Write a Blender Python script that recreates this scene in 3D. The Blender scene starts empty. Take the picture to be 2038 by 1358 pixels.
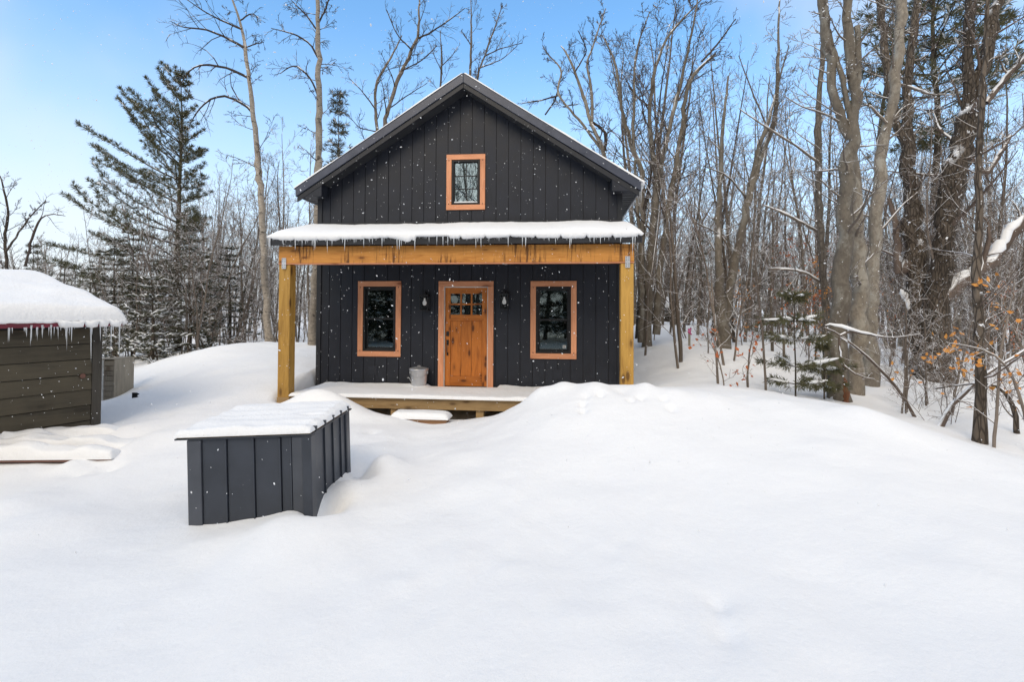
import bpy, bmesh, math, random
import numpy as np
from mathutils import Vector, Matrix, Euler
R_ = math.radians
sc = bpy.context.scene
col = sc.collection

# ------------------------------------------------------------------ camera, sky, sun, exposure
F, CX, CY, IW = 1020.0, 1019.0, 594.0, 2038.0          # photograph pixels
CAM = Vector((0, 0, 2.05))
CROT = Matrix.Rotation(R_(91.2), 3, 'X') @ Matrix.Rotation(R_(.26), 3, 'Z')
cd = bpy.data.cameras.new('camera'); cam = bpy.data.objects.new('camera', cd); col.objects.link(cam)
cam.matrix_world = Matrix.Translation(CAM) @ CROT.to_4x4()
cd.sensor_width = 36; cd.lens = F/IW*36; cd.shift_y = -(679-CY)/IW; cd.clip_end = 2000; cd.clip_start = .05
sc.camera = cam

SUN_EL, SUN_AZ = 42, 205          # azimuth clockwise from +Y: behind the camera, a little to its left
w = bpy.data.worlds.new('World'); sc.world = w; w.use_nodes = True
nt = w.node_tree; nt.nodes.clear()
def wn(t): return nt.nodes.new(t)
sky = wn('ShaderNodeTexSky'); sky.sky_type = 'NISHITA'; sky.sun_disc = False
sky.sun_elevation = R_(SUN_EL); sky.sun_rotation = R_(SUN_AZ)
sky.air_density = 1.0; sky.dust_density = 1.2; sky.ozone_density = 1.6; sky.altitude = 200
tint = wn('ShaderNodeMix'); tint.data_type = 'RGBA'; tint.blend_type = 'MULTIPLY'; tint.inputs['Factor'].default_value = 1; tint.inputs['B'].default_value = (1.10, 1.86, 2.15, 1)
tc = wn('ShaderNodeTexCoord'); mp = wn('ShaderNodeMapping'); mp.inputs['Scale'].default_value = (1.6, 1.6, 5.5)
cn = wn('ShaderNodeTexNoise'); cn.inputs['Scale'].default_value = 1.7; cn.inputs['Detail'].default_value = 7; cn.inputs['Roughness'].default_value = .55
cr = wn('ShaderNodeMapRange'); cr.inputs['From Min'].default_value = .56; cr.inputs['From Max'].default_value = .85; cr.inputs['To Min'].default_value = 0; cr.inputs['To Max'].default_value = .7
sx = wn('ShaderNodeSeparateXYZ')
hz = wn('ShaderNodeMapRange'); hz.interpolation_type = 'SMOOTHSTEP'; hz.inputs['From Min'].default_value = -.05; hz.inputs['From Max'].default_value = .52; hz.inputs['To Min'].default_value = .97; hz.inputs['To Max'].default_value = .06
mxm = wn('ShaderNodeMath'); mxm.operation = 'MAXIMUM'
CLOUD_OFF = (1.13, 33.43, 17.31)         # broken cloud added to whiten the snow's light; offset keeps the view mostly blue
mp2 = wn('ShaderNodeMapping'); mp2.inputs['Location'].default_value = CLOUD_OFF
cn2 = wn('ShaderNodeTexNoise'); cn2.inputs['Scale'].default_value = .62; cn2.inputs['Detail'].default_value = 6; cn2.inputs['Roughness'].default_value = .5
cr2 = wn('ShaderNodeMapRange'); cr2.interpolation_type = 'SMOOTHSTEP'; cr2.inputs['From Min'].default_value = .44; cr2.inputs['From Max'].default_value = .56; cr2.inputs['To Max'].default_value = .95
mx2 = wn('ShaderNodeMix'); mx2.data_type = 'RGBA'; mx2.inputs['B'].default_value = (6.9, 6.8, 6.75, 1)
mx = wn('ShaderNodeMix'); mx.data_type = 'RGBA'; mx.inputs['B'].default_value = (6.5, 6.8, 7.3, 1)
bg = wn('ShaderNodeBackground'); bg.inputs['Strength'].default_value = .13
wo = wn('ShaderNodeOutputWorld')
L = nt.links.new
L(tc.outputs['Generated'], mp.inputs['Vector']); L(mp.outputs['Vector'], cn.inputs['Vector']); L(cn.outputs['Fac'], cr.inputs['Value'])
L(tc.outputs['Generated'], sx.inputs[0]); L(sx.outputs['Z'], hz.inputs['Value']); L(cr.outputs['Result'], mxm.inputs[0]); L(hz.outputs['Result'], mxm.inputs[1])
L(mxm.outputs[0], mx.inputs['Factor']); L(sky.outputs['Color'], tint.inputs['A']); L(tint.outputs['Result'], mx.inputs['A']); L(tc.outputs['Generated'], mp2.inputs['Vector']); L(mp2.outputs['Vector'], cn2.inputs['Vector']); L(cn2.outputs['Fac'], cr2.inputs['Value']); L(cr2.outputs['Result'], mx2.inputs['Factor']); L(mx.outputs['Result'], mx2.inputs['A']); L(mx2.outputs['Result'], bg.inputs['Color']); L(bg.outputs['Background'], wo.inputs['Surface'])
sd = bpy.data.lights.new('sun', 'SUN'); sun = bpy.data.objects.new('sun', sd); col.objects.link(sun)
sd.energy = 1.5; sd.angle = R_(32); sd.color = (1, .84, .63)
_e, _a = R_(SUN_EL), R_(SUN_AZ)
_to = Vector((math.sin(_a)*math.cos(_e), math.cos(_a)*math.cos(_e), math.sin(_e)))
sun.rotation_euler = _to.to_track_quat('Z', 'Y').to_euler(); sun.location = _to*60
vs = sc.view_settings; vs.view_transform = 'Standard'; vs.look = 'None'; vs.exposure = 0.16; vs.gamma = 1; vs.use_curve_mapping = False
sc.cycles.max_bounces = 6; sc.cycles.transparent_max_bounces = 12; sc.cycles.use_denoising = True

def U(px, py, Y):                                        # point at distance Y seen at a photograph pixel
    d = CROT @ Vector(((px-CX)/F, -(py-CY)/F, -1)); return CAM + d*(Y/d.y)
HA = R_(5.6); HO = Vector((-.988, 10.85, 0)); HROT = Matrix.Rotation(-HA, 3, 'Z')
def HW(u, v, z): return HO + HROT @ Vector((u, v, z))      # cabin coordinates to world
def WH(x, y): q = HROT.transposed() @ (Vector((x, y, 0))-HO); return q.x, q.y

# ------------------------------------------------------------------ helpers
def tag(o, label=None, cat=None, group=None, kind=None):
    for k, v in (('label', label), ('category', cat), ('group', group), ('kind', kind)):
        if v: o[k] = v
    return o
def empty(name, loc=(0, 0, 0), rz=0):
    o = bpy.data.objects.new(name, None); col.objects.link(o); o.location = loc; o.rotation_euler = (0, 0, rz); o.empty_display_size = .2
    return o
def link(name, me, parent=None, loc=None, rot=None, scale=None):
    o = bpy.data.objects.new(name, me); col.objects.link(o)
    if parent is not None: o.parent = parent
    if loc is not None: o.location = loc
    if rot is not None: o.rotation_euler = rot
    if scale is not None: o.scale = scale
    return o
class MB:
    def __init__(s): s.v = []; s.f = []
    def poly(s, pts, faces):
        b = len(s.v); s.v += [tuple(p) for p in pts]; s.f += [tuple(b+i for i in f) for f in faces]; return s
    def box(s, x0, x1, y0, y1, z0, z1, dz=0):            # dz: extra top height at x1 (sloping top)
        return s.poly([(x0,y0,z0),(x1,y0,z0),(x1,y1,z0),(x0,y1,z0),(x0,y0,z1),(x1,y0,z1+dz),(x1,y1,z1+dz),(x0,y1,z1)],
                      [(0,3,2,1),(4,5,6,7),(0,1,5,4),(1,2,6,5),(2,3,7,6),(3,0,4,7)])
    def prism(s, poly, y0, y1):                          # polygon in x,z (counter-clockwise seen from -y)
        n = len(poly); pts = [(x,y0,z) for x,z in poly]+[(x,y1,z) for x,z in poly]
        return s.poly(pts, [tuple(range(n)), tuple(range(2*n-1, n-1, -1))]+[(i, i+n, (i+1)%n+n, (i+1)%n) for i in range(n)])
    def lathe(s, prof, n=20, c=(0,0,0)):
        b = len(s.v)
        for r, z in prof:
            for k in range(n): t = 2*math.pi*k/n; s.v.append((c[0]+r*math.cos(t), c[1]+r*math.sin(t), c[2]+z))
        for i in range(len(prof)-1):
            for k in range(n): k2 = (k+1)%n; s.f.append((b+i*n+k, b+i*n+k2, b+(i+1)*n+k2, b+(i+1)*n+k))
        return s
    def tube(s, pts, r, n=6):
        P = [Vector(p) for p in pts]; rr = r if isinstance(r, (list, tuple)) else [r]*len(P); b = len(s.v)
        for i, p in enumerate(P):
            t = (P[min(i+1, len(P)-1)]-P[max(i-1, 0)]).normalized(); a = t.cross(Vector((.31, .2, .93))).normalized(); c = t.cross(a)
            for k in range(n): th = 2*math.pi*k/n; s.v.append(tuple(p+(a*math.cos(th)+c*math.sin(th))*rr[i]))
        for i in range(len(P)-1):
            for k in range(n): k2 = (k+1)%n; s.f.append((b+i*n+k, b+i*n+k2, b+(i+1)*n+k2, b+(i+1)*n+k))
        s.f.append(tuple(b+k for k in range(n))[::-1]); s.f.append(tuple(b+(len(P)-1)*n+k for k in range(n)))
        return s
    def mesh(s, name, m, smooth=False):
        me = bpy.data.meshes.new(name); me.from_pydata(s.v, [], s.f); me.materials.append(m)
        if smooth: me.polygons.foreach_set('use_smooth', [True]*len(me.polygons))
        me.update(); return me
    def build(s, name, m, parent=None, smooth=False, bevel=0):
        o = link(name, s.mesh(name, m, smooth), parent)
        if bevel:
            b = o.modifiers.new('edge', 'BEVEL'); b.width = bevel; b.segments = 2; b.limit_method = 'ANGLE'
        return o
def npmesh(name, v, f, m, smooth=True):                   # quads or tris from numpy arrays
    v = np.asarray(v, np.float32); f = np.asarray(f, np.int32); k = f.shape[1]
    me = bpy.data.meshes.new(name); me.vertices.add(len(v)); me.vertices.foreach_set('co', v.ravel())
    me.loops.add(f.size); me.loops.foreach_set('vertex_index', f.ravel()); me.polygons.add(len(f))
    me.polygons.foreach_set('loop_start', np.arange(0, f.size, k, dtype=np.int32))
    me.polygons.foreach_set('use_smooth', np.full(len(f), smooth)); me.materials.append(m); me.update(calc_edges=True); me.validate(); return me

# value noise on numpy grids
_rs = np.random.RandomState(5); _tab = _rs.rand(256, 256)
def vnoise(x, y):
    xi = np.floor(x).astype(int); yi = np.floor(y).astype(int); fx = x-xi; fy = y-yi
    fx = fx*fx*(3-2*fx); fy = fy*fy*(3-2*fy); g = lambda a, b: _tab[a % 256, b % 256]
    return (g(xi,yi)*(1-fx)+g(xi+1,yi)*fx)*(1-fy)+(g(xi,yi+1)*(1-fx)+g(xi+1,yi+1)*fx)*fy-.5

# ------------------------------------------------------------------ materials
class NM:
    def __init__(s, name):
        s.m = bpy.data.materials.new(name); s.m.use_nodes = True; s.t = s.m.node_tree; s.t.nodes.clear()
        s.out = s.n('ShaderNodeOutputMaterial'); s.b = s.n('ShaderNodeBsdfPrincipled'); s.l(s.b.outputs[0], s.out.inputs['Surface'])
    def n(s, t, **kw):
        x = s.t.nodes.new(t)
        for k, v in kw.items():
            if k in x.inputs: x.inputs[k].default_value = v
            else: setattr(x, k, v)
        return x
    def l(s, a, b): s.t.links.new(a, b)
    def coord(s, scale=(1,1,1), out='Object', rnd=0):
        c = s.n('ShaderNodeTexCoord'); m = s.n('ShaderNodeMapping'); m.inputs['Scale'].default_value = scale; s.l(c.outputs[out], m.inputs['Vector'])
        if rnd:
            oi = s.n('ShaderNodeObjectInfo'); mu = s.n('ShaderNodeMath', operation='MULTIPLY'); mu.inputs[1].default_value = rnd
            s.l(oi.outputs['Random'], mu.inputs[0]); s.l(mu.outputs[0], m.inputs['Location'])
        return m.outputs['Vector']
    def noise(s, vec, scale, detail=4, rough=.55, dist=0):
        x = s.n('ShaderNodeTexNoise', Scale=scale, Detail=detail, Roughness=rough, Distortion=dist); s.l(vec, x.inputs['Vector']); return x.outputs['Fac']
    def ramp(s, fac, stops):
        r = s.n('ShaderNodeValToRGB'); s.l(fac, r.inputs['Fac']); e = r.color_ramp.elements
        while len(e) < len(stops): e.new(.5)
        for i, (p, c) in enumerate(stops): e[i].position = p; e[i].color = (*c, 1) if len(c) == 3 else c
        return r.outputs['Color']
    def rng(s, fac, a, b, lo=0, hi=1):
        r = s.n('ShaderNodeMapRange'); r.inputs['From Min'].default_value = a; r.inputs['From Max'].default_value = b
        r.inputs['To Min'].default_value = lo; r.inputs['To Max'].default_value = hi; s.l(fac, r.inputs['Value']); return r.outputs['Result']
    def mix(s, fac, a, b, mode='MIX'):
        x = s.n('ShaderNodeMix', data_type='RGBA', blend_type=mode)
        for sock, v in (('Factor', fac), ('A', a), ('B', b)):
            if hasattr(v, 'is_linked') or hasattr(v, 'links'): s.l(v, x.inputs[sock])
            elif sock == 'Factor': x.inputs[sock].default_value = v
            else: x.inputs[sock].default_value = (*v, 1)
        return x.outputs['Result']
    def math(s, op, a, b=None):
        x = s.n('ShaderNodeMath', operation=op)
        for i, v in enumerate((a, b)):
            if v is None: continue
            if hasattr(v, 'links'): s.l(v, x.inputs[i])
            else: x.inputs[i].default_value = v
        return x.outputs[0]
    def bump(s, h, strength=.3, dist=.02):
        b = s.n('ShaderNodeBump', Strength=strength, Distance=dist); s.l(h, b.inputs['Height']); s.l(b.outputs[0], s.b.inputs['Normal']); return s
    def fin(s, color=None, rough=.6, spec=None, metal=0):
        if color is not None:
            if hasattr(color, 'links'): s.l(color, s.b.inputs['Base Color'])
            else: s.b.inputs['Base Color'].default_value = (*color, 1)
        if hasattr(rough, 'links'): s.l(rough, s.b.inputs['Roughness'])
        else: s.b.inputs['Roughness'].default_value = rough
        s.b.inputs['Metallic'].default_value = metal
        if spec is not None: s.b.inputs['Specular IOR Level'].default_value = spec
        return s.m
M = {}
def snow_mat(name, c0, c1, s1, s2, g=.5):
    x = NM(name); v = x.coord(out='Object'); n1 = x.noise(v, s1, 5); n2 = x.noise(v, s2, 4, .65); n3 = x.noise(v, 150, 2, .6)
    h = x.math('ADD', x.math('ADD', x.math('MULTIPLY', n1, 1.0), x.math('MULTIPLY', n2, .38)), x.math('MULTIPLY', n3, .07*g*2)); x.bump(h, .55, .03)
    c = x.mix(x.rng(n3, .35, .7), c0, c1); return x.fin(c, .7, .3)
M['snow'] = snow_mat('snow', (.835,.85,.87), (.905,.905,.91), 2.6, 19)
M['roof_snow'] = snow_mat('roof_snow', (.835,.85,.87), (.90,.90,.905), 6, 24, .6)

def wood(name, base, dark, knot, axis='X', stain=0, rough=.6, kn=1.0, kt=(.09, .18), weather=None):
    x = NM(name); lng, wid = (.9, 1), 9
    sc_ = {'X': (1.1, 11, 11), 'Y': (11, 1.1, 11), 'Z': (11, 11, 1.1)}[axis]
    v = x.coord(sc_, rnd=37.0); n1 = x.noise(v, 1.2, 6, .6, 1.2); fine = x.noise(v, 6, 4, .7)
    c = x.ramp(n1, [(.28, dark), (.5, base), (.72, tuple(min(1, q*1.16) for q in base))])
    c = x.mix(x.rng(fine, .35, .7, 0, .35), c, dark)
    ks = {'X': (2.6, 7, 7), 'Y': (7, 2.6, 7), 'Z': (7, 7, 2.6)}[axis]
    kv = x.coord(ks, rnd=19.0); vo = x.n('ShaderNodeTexVoronoi', Scale=kn); x.l(kv, vo.inputs['Vector'])
    kd = x.rng(vo.outputs['Distance'], kt[0], kt[1], 1, 0); c = x.mix(kd, c, knot)
    halo = x.rng(vo.outputs['Distance'], kt[0], kt[1]+.18, .5, 0); c = x.mix(halo, c, tuple(.6*a+.4*b for a, b in zip(dark, knot)))
    if stain:
        sv = x.coord((14, 3, 1.3)); sn = x.noise(sv, 1.5, 5, .7); pv = x.coord((.9, 1, .5)); pn = x.noise(pv, 1.3, 2)
        fac = x.math('MULTIPLY', x.rng(sn, .50, .60, 0, .9), x.rng(pn, .47, .56)); c = x.mix(fac, c, (.10, .035, .008))
    if weather:
        c = x.mix(x.rng(x.noise(x.coord((1,1,1), rnd=9.0), 2.5, 4), .35, .75, 0, .8), c, weather)
    oi = x.n('ShaderNodeObjectInfo'); hs = x.n('ShaderNodeHueSaturation'); x.l(x.rng(oi.outputs['Random'], 0, 1, .86, 1.12), hs.inputs['Value']); x.l(c, hs.inputs['Color'])
    x.bump(x.math('ADD', fine, n1), .25, .004); return x.fin(hs.outputs['Color'], rough, .35)
M['beam'] = wood('fresh_beam_wood', (.64,.285,.062), (.45,.17,.028), (.10,.03,.008), 'X', stain=1, kn=.8)
M['post'] = wood('treated_post_wood', (.48,.275,.062), (.32,.165,.030), (.07,.03,.010), 'Z', kn=.7, kt=(.12, .21))
M['cedar_v'] = wood('cedar_trim_upright', (.70,.315,.165), (.54,.21,.098), (.18,.05,.02), 'Z', kn=.6)
M['cedar_h'] = wood('cedar_trim_level', (.70,.315,.165), (.54,.21,.098), (.18,.05,.02), 'X', kn=.6)
M['door_v'] = wood('knotty_alder_upright', (.47,.152,.024), (.29,.082,.011), (.03,.009,.004), 'Z', rough=.42, kn=1.1, kt=(.15, .25))
M['door_h'] = wood('knotty_alder_level', (.47,.152,.024), (.29,.082,.011), (.03,.009,.004), 'X', rough=.42, kn=1.1, kt=(.15, .25))
M['rim'] = wood('treated_joist_wood', (.38,.25,.115), (.25,.15,.058), (.06,.03,.012), 'X', kn=.8)
M['step'] = wood('step_wood', (.28,.15,.075), (.16,.075,.035), (.05,.02,.01), 'X')
M['redboard'] = wood('weathered_red_board', (.20,.085,.060), (.11,.045,.033), (.04,.015,.01), 'X', weather=(.16,.10,.085))
M['shed'] = wood('dark_stained_plank', (.078,.066,.045), (.048,.041,.029), (.024,.018,.012), 'X', rough=.75, kn=.5, weather=(.098,.082,.054))
M['shed_v'] = wood('dark_stained_post', (.060,.054,.045), (.038,.034,.028), (.02,.015,.012), 'Z', rough=.75, kn=.5)
M['greyply'] = wood('grey_weathered_ply', (.28,.25,.20), (.20,.175,.14), (.12,.09,.06), 'Z', rough=.8, kn=.4)
M['darkwood'] = wood('dark_log_wood', (.05,.04,.03), (.03,.024,.018), (.02,.015,.01), 'X')
def paint(name, c, rough=.5, speck=0, var=.25, metal=0, spec=.4):
    x = NM(name); v = x.coord(rnd=11.0); n = x.noise(v, 3, 5); f = x.noise(v, 60, 3, .7)
    cc = x.mix(x.rng(n, .3, .75), tuple(q*(1-var) for q in c), tuple(q*(1+var) for q in c))
    if speck: cc = x.mix(x.rng(x.noise(v, 26, 4, .75), .66, .80, 0, speck), cc, (.42,.43,.46))
    x.bump(f, .12, .002); return x.fin(cc, x.rng(n, .3, .7, rough-.08, rough+.1), spec, metal)
M['siding'] = paint('charcoal_siding', (.0125,.0148,.0225), .5, .13)
M['trim_black'] = paint('black_trim', (.018,.019,.023), .45)
M['fascia'] = paint('charcoal_metal_fascia', (.046,.053,.078), .34, .18, spec=.6)
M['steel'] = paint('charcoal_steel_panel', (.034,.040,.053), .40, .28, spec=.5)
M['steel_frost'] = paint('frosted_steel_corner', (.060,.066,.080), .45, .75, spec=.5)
M['soffit'] = paint('charcoal_soffit', (.028,.030,.035), .5)
M['frame'] = paint('black_window_frame', (.010,.010,.011), .4)
M['iron'] = paint('black_iron', (.012,.012,.013), .38)
M['jamb'] = paint('off_white_jamb', (.62,.58,.53), .5)
M['white'] = paint('white_paint', (.68,.68,.66), .55)
M['galv'] = paint('galvanised_steel', (.55,.56,.58), .33, .15, .25, metal=.75)
M['bracket'] = paint('zinc_bracket', (.50,.52,.55), .42, 0, .15, metal=.4)
M['maroon'] = paint('maroon_drip_edge', (.17,.012,.030), .4)
M['interior'] = paint('interior_wall', (.10,.085,.07), .8)
M['concrete'] = paint('dark_skirting', (.02,.02,.02), .9)
M['pink'] = paint('pink_ribbon', (.62,.10,.28), .6)
def glass_mat(name, tint, refl):
    x = NM(name); x.t.nodes.remove(x.b); tr = x.n('ShaderNodeBsdfTransparent', Color=(*tint, 1)); gl = x.n('ShaderNodeBsdfGlossy', Roughness=.015)
    gl.inputs['Color'].default_value = (.80,.93,.93,1)
    fr = x.n('ShaderNodeFresnel', IOR=1.5); mxs = x.n('ShaderNodeMixShader'); f = x.math('ADD', fr.outputs[0], refl); x.l(f, mxs.inputs[0]); x.l(tr.outputs[0], mxs.inputs[1]); x.l(gl.outputs[0], mxs.inputs[2])
    bp = x.n('ShaderNodeBump', Strength=.02, Distance=.01); x.l(x.noise(x.coord(rnd=5.0), 3, 2), bp.inputs['Height']); x.l(bp.outputs[0], gl.inputs['Normal'])
    x.l(mxs.outputs[0], x.out.inputs['Surface']); return x.m
M['glass'] = glass_mat('window_glass', (.55,.6,.58), .06)
M['glass_up'] = glass_mat('coated_window_glass', (.5,.56,.55), .46)
M['glass_door'] = glass_mat('door_glass', (.4,.45,.42), .08)
M['glass_lamp'] = glass_mat('lamp_glass', (.85,.86,.86), -.03)
def ice_mat():
    x = NM('ice'); x.t.nodes.remove(x.b); tr = x.n('ShaderNodeBsdfTransparent', Color=(.93,.95,.97,1)); df = x.n('ShaderNodeBsdfDiffuse', Color=(.84,.87,.9,1)); gl = x.n('ShaderNodeBsdfGlossy', Roughness=.15)
    a = x.n('ShaderNodeMixShader'); a.inputs[0].default_value = .62; b = x.n('ShaderNodeMixShader'); b.inputs[0].default_value = .2
    x.l(tr.outputs[0], a.inputs[1]); x.l(df.outputs[0], a.inputs[2]); x.l(a.outputs[0], b.inputs[1]); x.l(gl.outputs[0], b.inputs[2]); x.l(b.outputs[0], x.out.inputs['Surface']); return x.m
M['ice'] = ice_mat()
def bulb_mat():
    x = NM('bulb'); x.b.inputs['Emission Color'].default_value = (1,.97,.93,1); x.b.inputs['Emission Strength'].default_value = .2; return x.fin((.8,.8,.8), .3)
M['bulb'] = bulb_mat()
def bark(name, c, d, snowy=.5, birch=False, zs=.25, lichen=None, crack=0, fleck=0):
    x = NM(name); v = x.coord((1, 1, zs), rnd=23.0); n = x.noise(v, 14, 8, .7); big = x.noise(v, 1.6, 4); h = n
    cc = x.ramp(n, [(.3, d), (.52, c), (.75, tuple(q*1.4 for q in c))])
    cc = x.mix(x.rng(big, .40, .65, 0, .6), cc, d)
    if crack:
        vo = x.n('ShaderNodeTexVoronoi', Scale=16.0, feature='DISTANCE_TO_EDGE'); x.l(x.coord((1, 1, .22), rnd=23.0), vo.inputs['Vector']); k = x.rng(vo.outputs['Distance'], .0, .14, crack, 0)
        cc = x.mix(k, cc, tuple(q*.35 for q in d)); h = x.math('SUBTRACT', n, k)
    if lichen:
        cc = x.mix(x.rng(x.noise(x.coord((1,1,.6), rnd=3.0), 3.3, 6, .65), .52, .62, 0, .85), cc, lichen); cc = x.mix(x.rng(x.noise(x.coord((1,1,5), rnd=5.0), 2.2, 5, .7), .60, .70, 0, .6), cc, tuple(q*.6 for q in d))
    if birch:
        bn = x.noise(x.coord((3.2, 3.2, 11), rnd=7.0), 1.2, 6, .72); cc = x.mix(x.rng(bn, .57, .63, 0, .92), cc, (.03,.026,.024))
    oi = x.n('ShaderNodeObjectInfo'); hs = x.n('ShaderNodeHueSaturation'); x.l(x.rng(oi.outputs['Random'], 0, 1, .75, 1.2), hs.inputs['Value']); x.l(cc, hs.inputs['Color']); cc = hs.outputs['Color']
    if fleck: cc = x.mix(x.rng(x.noise(x.coord((1,1,.8), rnd=41.0), 7, 4, .65), .70-.03*fleck, .73-.03*fleck), cc, (.84,.85,.87))
    if snowy:
        g = x.n('ShaderNodeNewGeometry'); sp = x.n('ShaderNodeSeparateXYZ'); x.l(g.outputs['Normal'], sp.inputs[0])
        sn = x.noise(x.coord((1,1,1), rnd=31.0), 2.6, 3, .6)
        f = x.math('MULTIPLY', x.rng(sp.outputs['Z'], .30, .46), x.rng(sn, .58-.2*snowy, .62-.2*snowy)); cc = x.mix(f, cc, (.86,.87,.89))
    x.bump(h, .8, .02); return x.fin(cc, .85, .2)
M['bark_grey'] = bark('grey_bark', (.215,.182,.146), (.105,.086,.070), .75, crack=.5, fleck=1.3)
M['bark_beech'] = bark('beech_bark', (.215,.187,.150), (.118,.099,.080), .45, zs=.5, lichen=(.29,.27,.23), fleck=.5)
M['bark_dark'] = bark('dark_bark', (.130,.104,.080), (.060,.048,.039), .65, crack=.8, fleck=1.6)
M['bark_birch'] = bark('birch_bark', (.37,.325,.27), (.21,.18,.15), .2, birch=True, zs=1)
M['twig'] = bark('twig_bark', (.190,.156,.128), (.110,.089,.073), .95)
M['twig_high'] = bark('bare_twig_bark', (.075,.058,.049), (.042,.034,.030), .3)
M['twig_red'] = bark('reddish_twig_bark', (.180,.136,.110), (.105,.079,.066), .95)
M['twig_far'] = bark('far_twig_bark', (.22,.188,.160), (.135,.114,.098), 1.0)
def leafy(name, a, b, rough=.6):
    x = NM(name); v = x.coord(rnd=13.0); n = x.noise(v, 9, 3, .7)
    cc = x.mix(x.rng(n, .35, .65), a, b); x.b.inputs['Subsurface Weight'].default_value = 0; return x.fin(cc, rough, .25)
M['needle'] = leafy('pine_needles', (.066,.070,.032), (.130,.120,.060))
M['needle_dark'] = leafy('spruce_needles', (.050,.054,.032), (.105,.100,.062))
M['orange'] = leafy('orange_leaves', (.56,.20,.040), (.64,.33,.09))
M['rust'] = leafy('rust_leaves', (.34,.085,.030), (.46,.15,.05))
M['rotten'] = wood('rotten_heartwood', (.20,.075,.028), (.07,.025,.012), (.03,.012,.006), 'Z')

# ------------------------------------------------------------------ snow ground
ctl = [(-4,0,.10),(0,0,.10),(4,0,.25),(0,-6,0),(-9,-6,0),(9,-6,.2),(0,-20,0),(-25,-20,0),(25,-20,0),(-25,0,0),(25,0,.1),
       (0,3,.12),(-2.6,3,.06),(3,3,.26),(1.2,4.6,.24),(-.6,4.4,.17),(-4.2,4.7,.05),(-2.84,4.55,.05),(-1.75,4.45,.17),(-1.3,5.2,.27),(-1.3,6.2,.22),(-2.3,6.6,.25),(-3.4,5.8,.12),
       (5,3,.3),(7,4,.1),(4.6,5.2,.42),(2.2,6.4,.66),(-10,5,.0),(-14,9,.0),(-9,12,.05),(-13,16,.1),(-20,20,.2),(-6,4.0,.02)]
for px, py, Y in [(785,832,9.3),(860,836,9.0),(930,832,9.2),(760,852,8.0),(850,872,7.4),(960,850,7.6),(300,830,8.4),(200,861,8.1),(80,862,8.0),(250,778,12.2),(205,780,12.5),
                  (330,738,13.2),(290,757,12.6),(400,699,14),(500,695,14),(600,695,14),(700,700,13.5),(590,762,10.4),(560,805,9.6),(470,800,9.2),(400,850,7.6),(270,900,7.0),(120,925,6.6),
                  (1000,824,8.25),(1060,787,7.95),(1110,769,7.8),(1200,766,7.6),(1290,768,7.5),(1400,785,7.3),(1500,797,7.1),(1600,812,6.9),(1720,815,6.6),(1800,840,6.4),(1900,878,6.2),(2038,918,6.0),(2200,960,5.8),
                  (1690,802,9.4),(1600,790,9.2),(1500,765,9.6),(1400,758,10),(1320,762,10),(1950,888,7.4),(1850,850,8.0),(2000,800,10),(2090,850,8.2),(1800,745,13),(1900,700,24),(1650,685,22),(1500,663,22),(1320,650,22),(1420,690,15),(1290,700,14),(1800,700,19),(2050,720,18),(2200,760,14),
                  (535,692,20),(620,692,20),(430,690,20),(300,700,22),(100,690,24),(500,668,32),(300,668,34),(1320,640,34),(1700,655,40),(2000,660,40)]:
    p = U(px, py, Y); ctl.append((p.x, p.y, p.z))
for x in (-60, -25, 0, 25, 60):
    for y, z in ((55, .9), (110, 1.6), (220, 2.0)): ctl.append((x, y, z))
for x, y, z in ((-150,0,0),(150,0,0),(-150,120,1),(150,120,1),(0,-150,0),(-1,11.5,.02),(1.5,12,.02),(-2.5,13,.1),(1,16,.3),(-3,17,.6),(-.5,9.9,-.05),(1.5,9.6,.0)): ctl.append((x, y, z))
ctl = np.array(ctl)
def _k(r2): return .5*r2*np.log(r2+1e-9)
_n = len(ctl); _A = np.zeros((_n+3, _n+3)); _d2 = ((ctl[:,None,:2]-ctl[None,:,:2])**2).sum(-1)
_A[:_n,:_n] = _k(_d2)+np.eye(_n)*.25; _A[:_n,_n] = 1; _A[:_n,_n+1:] = ctl[:,:2]; _A[_n,:_n] = 1; _A[_n+1:,:_n] = ctl[:,:2].T
_w = np.linalg.solve(_A, np.r_[ctl[:,2], 0, 0, 0])
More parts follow.
